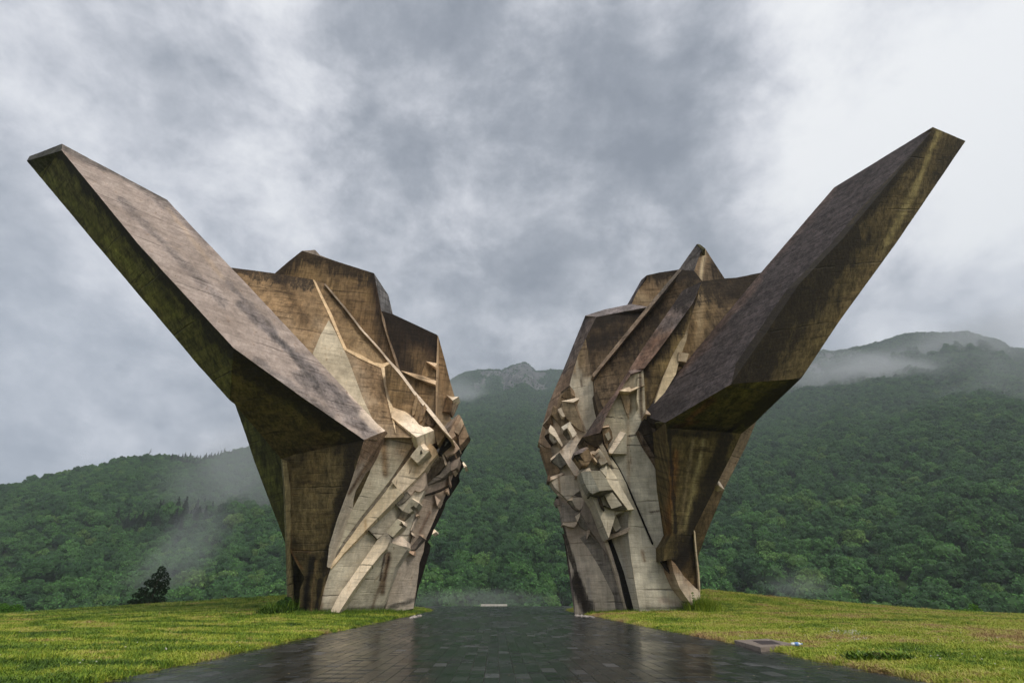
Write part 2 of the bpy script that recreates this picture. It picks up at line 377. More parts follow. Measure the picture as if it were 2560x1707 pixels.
def empty(name, loc):
    o = bpy.data.objects.new(name, None); o.empty_display_size = 0.5; link(o); o.location = loc; return o
class Half:
    def __init__(s, root, stains): s.root, s.stains, s.planes = root, stains, {}
    def add(s, key, name, poly, pl, col, **kw):
        if isinstance(pl, str): pl = s.planes[pl]
        s.planes[key] = pl
        st = [q[:7] for q in s.stains if key in q[7]]
        o = facet(name, None, poly, pl, col, stains=st, **kw)
        o.parent = s.root; o.matrix_parent_inverse = s.root.matrix_world.inverted(); return o
    def blk(s, host, poly, n, col, out=0.3, name='block', anchor=0, **kw):
        h = s.planes[host]; x, y = poly[anchor]; out = out*0.7 if out > 0 else out
        pl = Plane((x, y, h.Y(x, y)-out), n) if n is not None else h.shift(out)
        if n is not None:                       # keep the whole piece proud of the slab it grows from
            lim_ = 0.55 if name == 'ledge' else 0.75
            hn = h.n if h.n.dot(ray(x, y)) < 0 else -h.n
            for k in range(14):
                gaps = [h.Y(*q)-pl.Y(*q) for q in poly]
                if max(gaps)-min(gaps) <= lim_: break
                pl.n = (pl.n*0.85+hn*0.15).normalized()
            if min(gaps) < 0.10: pl = pl.shift(0.10-min(gaps))
        kw.setdefault('disp', (0, 1.3, 0)); kw.setdefault('warp', 0.35)
        st = [q[:7] for q in s.stains if host in q[7] and q[5] is not None]
        o = facet(name, None, poly, pl, col, stains=st, **kw); o.parent = s.root; o.matrix_parent_inverse = s.root.matrix_world.inverted(); return o
# ------------------------------------------------------------------ left wing of the monument
rootL = empty('concrete_monument', (-8.2, 33, 0)); bpy.context.view_layer.update()
tag(rootL, 'left half of the winged concrete monument, pinkish grey arm rising to the left', 'monument', 'two halves of the monument flanking the path')
SL = [ # x0,y0,x1,y1,radius,colour(None=black run-off),strength,facets
 (590,668,782,700,26,None,.75,('W1',)), (700,700,760,800,30,(.16,.10,.05),.6,('W1',)), (870,760,960,1000,50,(.20,.13,.07),.7,('W1',)),
 (880,1000,945,1290,0,None,0,()), (958,1075,963,1185,12,(.24,.16,.09),.8,('P2',)), (960,1030,1030,1060,60,(.25,.18,.11),.8,('P2','W1')),
 (755,627,935,683,30,None,.8,('W3',)), (690,680,755,630,22,None,.8,('W3',)), (935,683,960,900,26,(.05,.03,.02),.95,('W3',)), (812,650,1000,930,60,(.24,.17,.10),.4,('W3',)),
 (955,780,1093,838,46,None,.85,('W4',)), (1000,830,1030,960,40,None,.6,('W4',)), (1040,880,1060,1000,36,(.30,.21,.12),.7,('W4',)),
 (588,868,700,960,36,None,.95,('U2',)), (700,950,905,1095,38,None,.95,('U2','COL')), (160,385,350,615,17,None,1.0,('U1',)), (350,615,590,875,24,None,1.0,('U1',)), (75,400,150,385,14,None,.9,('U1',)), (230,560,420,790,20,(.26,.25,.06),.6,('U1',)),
 (100,420,440,790,22,(.17,.18,.035),.7,('U1',)), (880,1110,868,1230,14,None,.95,('COL',)), (865,1210,815,1420,13,None,.9,('COL',)), (712,1170,722,1380,9,(.22,.09,.025),.9,('COL',)),
 (706,1150,716,1390,6,None,1.0,('COL',)), (783,1392,766,1470,17,BLACK,1.0,('COL','COLB')), (766,1470,763,1530,16,BLACK,1.0,('COL','COLB')), (800,1450,790,1530,12,None,.9,('COL','COLB')),
 (722,1370,755,1420,5,(.2,.09,.03),.8,('COL',)), (790,1400,776,1530,4,(.28,.19,.10),.6,('COL','COLB')), (772,1378,740,1374,10,(.20,.10,.03),.6,('COL',)),
 (760,1020,700,1000,26,(.10,.085,.03),.6,('COL','U2')), (800,1240,740,1300,50,(.20,.165,.085),.6,('COL',)), (840,1160,760,1350,60,(.19,.15,.08),.5,('COL',)),
 (640,920,700,980,44,(.15,.11,.04),.6,('U2',)), (800,1050,780,1200,46,(.16,.115,.05),.6,('U2','COL')),
 (350,450,520,600,20,(.22,.19,.18),.6,('TOP',)), (600,760,860,1000,16,(.13,.12,.13),.6,('TOP',)), (760,940,930,1080,34,(.14,.125,.125),.6,('TOP',)), (690,840,790,960,12,(.12,.11,.11),.6,('TOP',)), (560,700,690,830,12,(.18,.16,.16),.45,('TOP',)), (640,900,830,1040,16,(.20,.18,.175),.45,('TOP',)), (300,500,560,760,14,(.22,.19,.18),.4,('TOP',)), (420,520,560,700,10,(.40,.32,.26),.5,('TOP',)), (160,365,420,500,14,(.12,.11,.10),.7,('TOP',)), (925,1030,964,1078,34,(.68,.59,.52),1.0,('TOP',)), (870,960,940,1040,14,(.60,.52,.46),.9,('TOP',)), (880,985,930,1040,10,(.58,.5,.44),.8,('TOP',)),
 (971,1385,956,1480,13,(.17,.095,.045),.75,('Q2',)), (962,1385,950,1450,4,(.06,.03,.015),.9,('Q2',)), (973,1390,962,1450,4,(.07,.035,.02),.9,('Q2',)), (955,1450,930,1520,6,(.22,.15,.09),.6,('Q2',)),
 (808,1430,800,1530,14,(.24,.17,.11),.75,('Q1',)), (913,1300,915,1330,5,(.36,.25,.14),.7,('B3',)), (1045,1170,1040,1180,18,(.5,.37,.23),.6,('B1',)), (1085,1110,1090,1130,26,(.50,.36,.22),.7,('B1',)),
 (938,1130,872,1235,9,(.20,.14,.10),.9,('P1','P2')), (1120,1030,1160,1090,30,(.30,.22,.15),.6,('R0','W5')), (1100,900,1115,1000,26,(.28,.19,.11),.7,('W5',)),
 (1035,1500,975,1518,9,(.11,.10,.07),.7,('R0','Q2')), (795,1525,965,1518,10,(.13,.12,.07),.6,('Q1','Q2')),
 (1020,1325,1046,1256,5,None,1.0,('R0',)), (1075,1280,1050,1330,8,(.24,.15,.10),.6,('R0',)), (640,1160,700,1250,26,(.16,.17,.04),.6,('BW',)), (610,1060,650,1110,12,(.15,.16,.04),.6,('BW',)),
]
HL = Half(rootL, SL); A = HL.add
top = Plane((154,376,22),(584,870,23.5),(910,1099,26.5))
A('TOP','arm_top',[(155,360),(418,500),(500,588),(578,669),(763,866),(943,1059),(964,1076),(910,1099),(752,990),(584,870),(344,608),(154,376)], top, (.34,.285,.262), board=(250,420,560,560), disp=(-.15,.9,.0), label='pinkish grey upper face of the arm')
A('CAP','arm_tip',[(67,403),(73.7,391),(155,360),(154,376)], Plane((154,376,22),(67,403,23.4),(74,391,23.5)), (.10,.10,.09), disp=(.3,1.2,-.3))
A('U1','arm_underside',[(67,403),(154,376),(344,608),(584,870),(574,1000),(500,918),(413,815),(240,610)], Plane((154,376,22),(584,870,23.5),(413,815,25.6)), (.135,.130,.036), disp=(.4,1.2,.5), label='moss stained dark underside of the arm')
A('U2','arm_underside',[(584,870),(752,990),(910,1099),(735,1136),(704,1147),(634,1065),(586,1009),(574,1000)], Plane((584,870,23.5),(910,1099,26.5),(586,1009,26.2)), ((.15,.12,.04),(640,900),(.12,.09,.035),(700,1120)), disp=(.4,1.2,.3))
colp = Plane((910,1099,26.5),(794,1531,30),(704,1147,27.6))
A('COL','pier',[(910,1099),(892,1160),(873,1218),(844,1294),(823,1363),(817,1415),(805,1470),(794,1545),(746,1545),(750,1474),(762,1443),(740,1405),(727,1378),(712,1290),(710,1218),(704,1147),(735,1136)], colp, ((.115,.088,.04),(800,1080),(.15,.115,.056),(770,1340)), disp=(.2,2.0,0), label='brown stained front pier')
A('BW','fin',[(586,1007),(634,1065),(704,1147),(712,1220),(714,1290),(718,1409),(712,1355),(690,1294),(666,1233),(650,1190),(636,1153),(616,1091)], Plane((586,1007,30),(704,1147,28.6),(716,1400,31)), (.085,.085,.025), disp=(.5,3,0), label='dark greenish fin behind the pier')
A('FN','fin',[(710,1218),(727,1378),(740,1405),(762,1443),(750,1474),(747,1548),(738,1545),(721,1520),(718,1409),(713,1290)], Plane((718,1409,30.6),(762,1443,29.8),(740,1545,30.8)), (.05,.042,.02), disp=(.3,2.5,0))
A('STRIP','edge_strip',[(702,1146),(706,1148),(712,1220),(715,1300),(719,1409),(722,1530),(718,1530),(715,1409),(711,1300),(708,1220)], Plane((704,1147,27.4),(715,1409,29.6),(722,1530,30.4)), (.20,.18,.10), disp=(.1,.5,0))
w1 = Plane((578,669,28.2),(964,1077,28.6),(782,699,30.3))
A('W1','wall_slab',[(540,655),(578,669),(686,683),(782,699),(800,740),(819,780),(840,829),(860,874),(905,899),(953,920),(962,970),(978.6,1043),(1041,1093),(900,1093),(763,880),(560,680)], w1, ((.29,.205,.12),(700,720),(.36,.28,.195),(900,1000)), disp=(0,1.8,0))
A('W1P','pale_patch',[(822,800),(838,829),(860,874),(872,900),(905,990),(930,1045),(900,1030),(830,960),(782,884),(800,840)], w1.shift(.012), (.40,.36,.29), disp=(0,.4,0))  # thin patch just proud of the wall slab, paler than it
A('S1','edge_strip',[(782,699),(787,701),(806,740),(826,779),(846,829),(866,871),(905,888),(935,906),(957,909),(972,904),(975,911),(961,917),(953,920),(905,899),(860,874),(840,829),(819,780),(800,740)], w1.shift(.05), (.58,.44,.29), disp=(0,1.9,0), label='bright edge between two wall slabs')  # light from the right is put into the strip's bright colour
A('S1B','edge_strip',[(953,920),(961,917),(966,965),(981,1016),(985,1045),(990,1085),(978.6,1043),(965,985)], w1.shift(.06), (.60,.48,.34), disp=(0,1.9,0))
A('W2','wall_slab',[(787,701),(812,709),(830,733),(860,767),(902,821),(946,871),(972,904),(957,909),(935,906),(905,888),(866,871),(846,829),(826,779),(806,740)], w1.shift(-.28), ((.20,.14,.08),(810,720),(.34,.25,.15),(930,880)), disp=(0,1.8,0))
A('W2B','wall_slab',[(961,917),(975,909),(1000,937),(1034,984),(1055,1010),(1080,1040),(1109,1074),(1111,1089),(1094,1113),(1084,1075),(1047,1060),(1012,1027),(981,1016),(966,965)], Plane((981,1016,29.3),(.36,-.93,-.08)), ((.22,.15,.08),(990,950),(.34,.25,.16),(1060,1060)), disp=(0,1.8,0))
A('RIDGE','ridge',[(810,710),(814,709),(863,767),(905,821),(949,870),(975,901),(1000,926),(1036,976),(1066,1010),(1112,1067),(1131,1098),(1109,1076),(1079,1040),(1056,1012),(1032,984),(998,936),(972,905),(945,872),(901,823),(859,769)], Plane((812,710,w1.Y(812,710)+.05),(1131,1098,29.9),(972,903,w1.Y(972,903)-.05)), ((.30,.24,.18),(812,710),(.58,.50,.42),(1080,1040)), disp=(0,2.2,0), label='thin ridge running diagonally down the slabs')
w3 = Plane((935,683,32.6),(.16,-.98,-.05))
A('W3','wall_slab',[(686,684),(720,655),(755,627),(840,653),(935,683),(944,728),(953,777),(975,850),(998,930),(975,901),(949,870),(905,821),(863,767),(814,709),(782,699)], w3, ((.25,.175,.09),(780,690),(.23,.155,.085),(950,850)), disp=(-.6,3,0))
A('W3T','coping',[(755,627),(788,625),(800,638),(840,653)], w3.shift(-1.2), (.33,.28,.24), disp=(0,1.5,0))
A('W3R','wall_slab',[(935,683),(971,738),(982,785),(953,777),(944,728)], Plane((935,683,32.6),(.86,-.48,.12)), SLATE, disp=(-.9,1.5,0), label='grey weathered end of the rear slab')
A('W3S','edge_strip',[(953,777),(958,790),(966,830),(985,880),(998,926),(996,930),(985,896),(970,850),(955,800)], w3.shift(.25), (.30,.23,.17), disp=(0,1.5,0))
w4 = Plane((1093,837,34.2),(.24,-.97,-.06))
A('W4','wall_slab',[(953,777),(982,785),(1093,837),(1092,870),(1089,960),(1090,1045),(1066,1012),(1036,977),(998,926),(985,880),(966,830)], w4, ((.085,.055,.035),(1020,830),(.17,.115,.065),(1060,1000)), disp=(-.5,3,0))
A('W4S','edge_strip',[(1093,850),(1095,838),(1096,870),(1094,960),(1093,1010),(1092,1048),(1089,1043),(1089,1000),(1090,940)], w4.shift(.2), (.40,.29,.19), disp=(0,1.2,0))
A('W5','wall_slab',[(1095,838),(1112,900),(1126,955),(1136,990),(1143,1007),(1125,1035),(1131,1060),(1125,1098),(1111,1066),(1092,1048),(1094,960),(1096,870)], Plane((1093,837,34.2),(.55,-.83,-.10)), ((.26,.18,.10),(1105,880),(.32,.25,.17),(1120,1040)), disp=(-1.5,2.2,0))
B = HL.blk
B('W4',[(1065,903),(1093,908),(1088,917)],(.3,-.6,.72),(.55,.42,.30),out=.25,name='ledge',anchor=0,L=.1)
B('W4',[(1064,905),(1088,917),(1089,953),(1053,940),(1057,925)],None,(.22,.155,.09),out=.18)
B('W4',[(1001,926),(1055,938),(1091,952),(1088,961),(1040,945)],(.3,-.6,.72),(.52,.40,.29),out=.3,name='ledge',L=.1)
B('W4',[(1002,929),(1040,946),(1088,962),(1089,1040),(1066,1012),(1036,977)],None,(.20,.145,.09),out=.14)
B('W5',[(1116,987),(1131,992),(1147,991),(1131.6,1001)],(.2,-.5,.85),LEDGE,out=.5,name='ledge',L=.1)
B('W5',[(1118,990),(1131,1001),(1127,1029),(1106,1029),(1114,1010)],(-.3,-.9,-.2),(.20,.13,.07),out=.45)
B('W5',[(1131,1001),(1144,992),(1139,1006),(1128,1030)],(.8,-.6,-.1),(.34,.27,.20),out=.4)
# lower relief; lit faces are coloured lighter, shaded faces darker
A('P1','sloping_slab',[(910,1099),(964,1076),(936,1134),(904,1177),(870,1238),(845,1310),(828,1380),(820,1418),(817,1415),(823,1363),(844,1294),(873,1218),(892,1160)], Plane((910,1099,26.5),(964,1076,28.1),(820,1418,29.2)), ((.26,.19,.14),(920,1110),(.46,.43,.40),(870,1260)), disp=(0,2,0))
A('P2','sloping_slab',[(964,1076),(990,1080),(1041,1093),(1019,1133),(977,1197),(907,1286),(860,1350),(820,1418),(828,1380),(845,1310),(870,1238),(904,1177),(936,1134)], Plane((964,1077,28.6),(1041,1093,29.6),(820,1417,29.7)), ((.30,.225,.15),(1000,1075),(.42,.40,.345),(940,1230)), disp=(0,2,0))
A('P3','sloping_slab',[(1041,1093),(1084,1075),(1080,1090),(1063,1105),(1051,1110),(1026,1141),(979,1203),(965,1225),(905,1300),(824,1418),(820,1417),(860,1350),(907,1286),(977,1197),(1019,1133)], Plane((1041,1093,29.8),(1084,1075,30.3),(820,1417,29.7)), ((.28,.21,.15),(1060,1090),(.28,.25,.21),(900,1300)), disp=(0,2,0))
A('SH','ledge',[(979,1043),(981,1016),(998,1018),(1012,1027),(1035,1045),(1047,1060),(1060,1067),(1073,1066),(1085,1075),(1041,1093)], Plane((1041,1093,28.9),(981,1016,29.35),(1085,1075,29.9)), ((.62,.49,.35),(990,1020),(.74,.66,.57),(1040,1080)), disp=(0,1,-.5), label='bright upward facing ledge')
A('W2C','block',[(1031,1018),(1040,985),(1045,1000),(1036,1035),(1030,1040)], HL.planes['W2B'].shift(.25), (.33,.24,.15), disp=(0,.8,0))
A('W2D','block',[(1050,1030),(1060,1010),(1066,1018),(1055,1050),(1046,1058)], HL.planes['W2B'].shift(.3), (.28,.20,.13), disp=(0,.8,0))
A('W2E','block',[(1062,1055),(1074,1030),(1090,1050),(1084,1066),(1073,1064)], HL.planes['W2B'].shift(.2), (.12,.08,.05), disp=(0,.8,0))
# steps between the blade tip and the ledge
q1 = Plane((794,1531,30),(965,1519,32.4),(1041,1100,30.4)); HL.planes['Q']=q1
A('B1','long_block',[(979,1203),(1003.6,1232.5),(1035,1202),(1063.7,1173),(1073,1158),(1094,1135),(1090,1122),(1082,1113),(1064.6,1104),(1051.7,1109.5),(1026,1141)], q1.shift(.75), ((.52,.42,.31),(1080,1110),(.60,.53,.44),(1000,1215)), disp=(0,1.6,0))
A('B1S','block',[(1084,1075),(1094,1100),(1082,1113),(1064,1104),(1063,1105)], q1.shift(.3), (.28,.20,.13), disp=(0,1.4,0))
B('B1',[(1025.8,1140),(1049.8,1109.5),(1059,1124),(1073,1127),(1043,1157.5)],(-.15,-.97,-.2),(.52,.475,.40),out=.35)
B('B1',[(1049.8,1109.5),(1059,1105),(1073,1124),(1060,1125)],(.3,-.5,.8),LEDGE,out=.36,name='ledge',L=.1)
B('B1',[(1046,1134),(1053,1124),(1055,1130),(1049,1137)],(-.9,-.4,0),(.12,.10,.08),out=.5)
A('B3','beam',[(979,1203),(1003.6,1232.5),(985,1252),(945,1293),(900,1340),(860,1382),(828,1421),(822,1418),(905,1300),(965,1225)], Plane((979,1203,30.1),(1003,1233,29.9),(825,1419,29.6)), ((.46,.42,.34),(985,1225),(.54,.46,.35),(870,1370)), disp=(0,1.6,0))
A('B4','block',[(1003.6,1232.5),(1063,1173),(1064,1212),(1060,1222),(1049,1229),(1037,1225),(1027,1238),(1018,1229),(1009,1226)], q1.shift(.35), (.40,.34,.30), disp=(0,1.6,0))
A('B5','block',[(1003,1234),(1013,1228),(1026,1238),(1014,1252),(1000,1261),(985,1256)], q1.shift(.30), (.25,.225,.19), disp=(0,1.6,0))
A('B8','sunk_slab',[(921,1324),(945,1295),(985,1256),(1000,1261),(1014,1252),(1027,1238),(1037,1225),(1049,1230),(1062,1225),(1047,1256),(1034,1292),(1024,1327),(1016,1352),(992,1337),(965,1330),(943,1347)], q1.shift(.12), (.40,.38,.335), disp=(0,1.8,0))
B('B8',[(1005.8,1277.6),(1030,1246),(1048,1257),(1040,1269),(1034,1263),(1026,1268),(1032,1276),(1022,1283)],(-.1,-.97,-.2),(.34,.325,.28),out=.32)
B('B8',[(1029,1246),(1033,1245),(1049,1255),(1047,1258)],(.2,-.4,.9),LEDGE,out=.36,name='ledge',L=.1)
B('B8',[(985,1256),(1005,1276),(1022,1283),(1010,1300),(994,1296),(1000,1280)],(-.1,-.8,-.6),(.20,.18,.145),out=.2)
B('B8',[(965,1329.8),(993.7,1296),(1004,1303),(997,1312),(1006,1316),(989.7,1334),(981.7,1342)],(-.1,-.97,-.1),(.37,.35,.29),out=.42)
B('B8',[(994,1296),(1013,1305),(1010,1312),(1004,1304)],(.2,-.4,.9),LEDGE,out=.44,name='ledge',L=.1)
B('B8',[(921,1324),(943,1347),(944,1351),(920,1328)],(-.1,-.5,-.85),(.14,.125,.09),out=.2)  # shadow along the slab's bottom edge, painted as a dark strip
B('B8',[(973.7,1354),(992.4,1336.5),(1004,1341),(1009.8,1344.5),(1016.5,1354),(1017,1367),(1000,1363)],(.25,-.42,.87),(.60,.53,.47),out=.3,name='ledge')
A('Q1','sloping_slab',[(822,1418),(828,1421),(860,1382),(900,1340),(921,1324),(943,1347),(955,1339),(900,1412),(850,1483),(818,1545),(790,1545),(805,1470),(817,1415)], q1, ((.40,.38,.33),(930,1330),(.44,.42,.37),(830,1470)), disp=(0,2.5,0))
A('B10','beam',[(965,1330),(975,1342),(973,1355),(965,1372),(950,1388),(918,1428),(880,1480),(838,1545),(816,1545),(850,1483),(900,1412),(943,1350)], Plane((960,1345,30.3),(975,1365,30.1),(830,1531,29.7)), ((.30,.27,.22),(965,1345),(.58,.51,.42),(920,1400)), disp=(0,1.5,0), label='light diagonal rib')
A('Q2','sloping_slab',[(975,1355),(1000,1363),(1019,1367),(1017,1374),(1007,1388.7),(988,1418),(970,1480),(955,1530),(950,1545),(836,1545),(880,1480),(918,1428),(950,1388),(965,1372)], Plane((836,1531,30.2),(958,1519,32.4),(1010,1370,31.4)), (.41,.39,.34), disp=(0,2.5,0))
# black joint
A('JT','joint',[(1062,1225),(1064,1215),(1062,1225),(1052,1258),(1043,1292),(1036,1310),(1030,1330),(1031,1338),(1025,1365),(1021,1372),(1010,1395),(992,1428),(975,1480),(963,1530),(945,1545),(955,1515),(970,1480),(988,1418),(1007,1388),(1017,1374),(1016,1350),(1024,1327),(1034,1292),(1047,1256)], q1.shift(-1.2), (.03,.022,.015), disp=(0,1.0,0), label='black open joint between slabs')
# right-hand slabs
r0 = Plane((965,1519,32.8),(1034,1505,34.6),(1100,1130,32.2)); HL.planes['R0']=r0
A('R0','sloping_slab',[(1064,1172),(1096,1133),(1111,1100),(1131,1098),(1131,1060),(1146,1035),(1160,1061),(1172,1088),(1146,1118),(1150,1146),(1138,1175),(1124,1212),(1101,1270),(1101,1263),(1080,1312),(1062,1352),(1059,1377),(1048,1408),(1046,1430),(1040,1480),(1034,1520),(960,1535),(975,1480),(992,1428),(1010,1395),(1021,1372),(1025,1365),(1031,1338),(1030,1330),(1036,1310),(1043,1292),(1052,1258),(1062,1225),(1064,1212)], r0, ((.36,.30,.26),(1100,1180),(.40,.36,.325),(1010,1470)), disp=(-1,2,0))
A('RE','dark_return',[(1172,1088),(1177.4,1098.4),(1149.7,1144.6),(1156,1154),(1164,1160),(1150,1182),(1148,1192),(1149.7,1203.8),(1133,1230),(1114.5,1255.6),(1111,1270),(1097,1300),(1085,1322),(1078,1340),(1069.4,1354),(1076.8,1363),(1074,1378),(1063.4,1413),(1059,1430),(1046,1470),(1034.8,1520),(1030,1525),(1040,1480),(1046,1430),(1048,1408),(1059,1377),(1062,1352),(1080,1312),(1101,1263),(1124,1212),(1138,1175),(1157,1160),(1150,1146),(1146,1118)], r0.shift(-.5), (.02,.015,.012), disp=(-1.2,1.5,0), label='black return at the edge, shade of the back side painted in')  # shadowed back side: its shade is put into the near-black colour
B('R0',[(1095,1133),(1111,1090),(1128,1101),(1126,1108),(1100,1136)],(-.2,-.9,-.5),(.03,.025,.02),out=.9)  # dark hollow under the blade tip, shade put into the colour
B('R0',[(1101,1122),(1108,1102),(1120,1104),(1097,1134)],(-.2,-.9,-.3),(.25,.26,.24),out=.95,disp=(0,.5,0))
B('R0',[(1105,1128),(1112,1113),(1131,1099),(1139,1108),(1148.7,1121),(1136,1133),(1121,1138),(1116,1143)],(-.25,-.93,.1),(.42,.32,.26),out=.75)
B('R0',[(1131,1099),(1134,1100),(1149,1120),(1147,1124),(1137,1117)],(.5,-.4,.75),LEDGE,out=.8,name='ledge',L=.1)
B('R0',[(1116,1143),(1121,1138),(1137,1132),(1148,1122),(1147,1126),(1124,1147)],(0,-.5,-.9),(.13,.11,.10),out=.7)
B('R0',[(1103,1128),(1108,1125),(1112,1145),(1117,1160),(1113,1163),(1107,1145)],(.4,-.6,.5),(.50,.42,.34),out=.6,name='ledge',L=.1)
B('R0',[(1063,1172),(1073,1158),(1094,1137),(1104,1140),(1110,1150),(1112,1163),(1084,1192),(1065,1212)],(.1,-.9,-.5),(.17,.135,.10),out=.1)
B('R0',[(1067,1166),(1094,1140),(1098,1146),(1083,1163),(1070,1171)],(-.1,-.9,-.4),(.26,.22,.17),out=.35,disp=(0,.6,0))
B('R0',[(1085,1138),(1094,1134),(1106,1143),(1096,1142)],(.2,-.4,.9),(.50,.38,.28),out=.5,name='ledge',L=.1)
B('R0',[(1122,1082),(1148,1036),(1154,1045),(1134,1078),(1140,1088),(1130,1097)],(.3,-.9,.2),(.35,.26,.19),out=.25)
B('R0',[(1134,1078),(1154,1045),(1160,1060),(1150,1078),(1146,1085)],(.3,-.9,-.1),(.42,.33,.25),out=.6)
B('R0',[(1146,1088),(1162,1064),(1172,1090),(1149,1115)],(.3,-.95,-.1),(.30,.23,.17),out=.5)
B('R0',[(1120,1163),(1137,1150),(1149,1147),(1143,1168),(1129,1176)],(-.1,-.9,.1),(.32,.26,.22),out=.4)
B('R0',[(1156,1156),(1159,1154),(1167,1165),(1160,1168)],(.5,-.4,.75),LEDGE,out=.9,name='ledge',L=.1)
B('R0',[(1128,1176),(1139,1171),(1142,1174),(1133,1181)],(.3,-.5,.8),(.5,.4,.33),out=.45,name='ledge',L=.1)
B('R0',[(1120,1185),(1122,1183),(1124,1207),(1121,1212)],(-.8,-.5,0),(.38,.28,.22),out=.2,L=.1)
B('R0',[(1113,1222),(1120,1217),(1118,1228),(1114,1230)],(-.2,-.6,.75),(.55,.42,.33),out=.2,name='ledge',L=.1)
B('R0',[(1086,1235),(1098,1248),(1101,1249),(1093,1264)],(.1,-.8,.5),(.42,.34,.29),out=.25,name='ledge',L=.1)
B('R0',[(1038,1283),(1041,1282),(1047,1287),(1040,1291)],(.3,-.5,.8),(.58,.47,.38),out=.25,name='ledge',L=.1)
B('R0',[(1024,1327),(1027,1325),(1033,1334),(1032,1338)],(.3,-.5,.8),(.52,.45,.38),out=.2,name='ledge',L=.1)
B('R0',[(1039,1290),(1045,1288),(1028,1326),(1026,1325)],(.5,-.8,.3),(.42,.37,.33),out=.1,name='ledge',L=.1)
B('R0',[(1019,1376),(1037,1378),(1033,1387),(1025,1382)],(.2,-.4,.9),(.44,.32,.24),out=.3,name='ledge',L=.1)
B('R0',[(1048,1336),(1059,1336),(1057,1343)],(.2,-.5,.8),(.42,.33,.27),out=.25,name='ledge',L=.1)
B('R0',[(1050,1338),(1058,1344),(1036,1374),(1022,1372)],(.1,-.9,-.3),(.20,.17,.15),out=.15)
B('R0',[(1085,1322),(1089.5,1325),(1090,1329),(1080,1335)],(.2,-.5,.8),LEDGE,out=-.3,name='ledge',L=.1)
B('R0',[(1088,1191),(1099,1186),(1124,1150),(1126,1176),(1104,1196),(1065,1214),(1065,1210)],(.05,-.98,-.15),(.25,.215,.185),out=.1)
B('R0',[(1060,1237),(1100,1222),(1122,1211),(1121,1214),(1100,1226),(1062,1239)],(0,-.6,-.8),(.10,.075,.055),out=.04,disp=(0,.4,0))
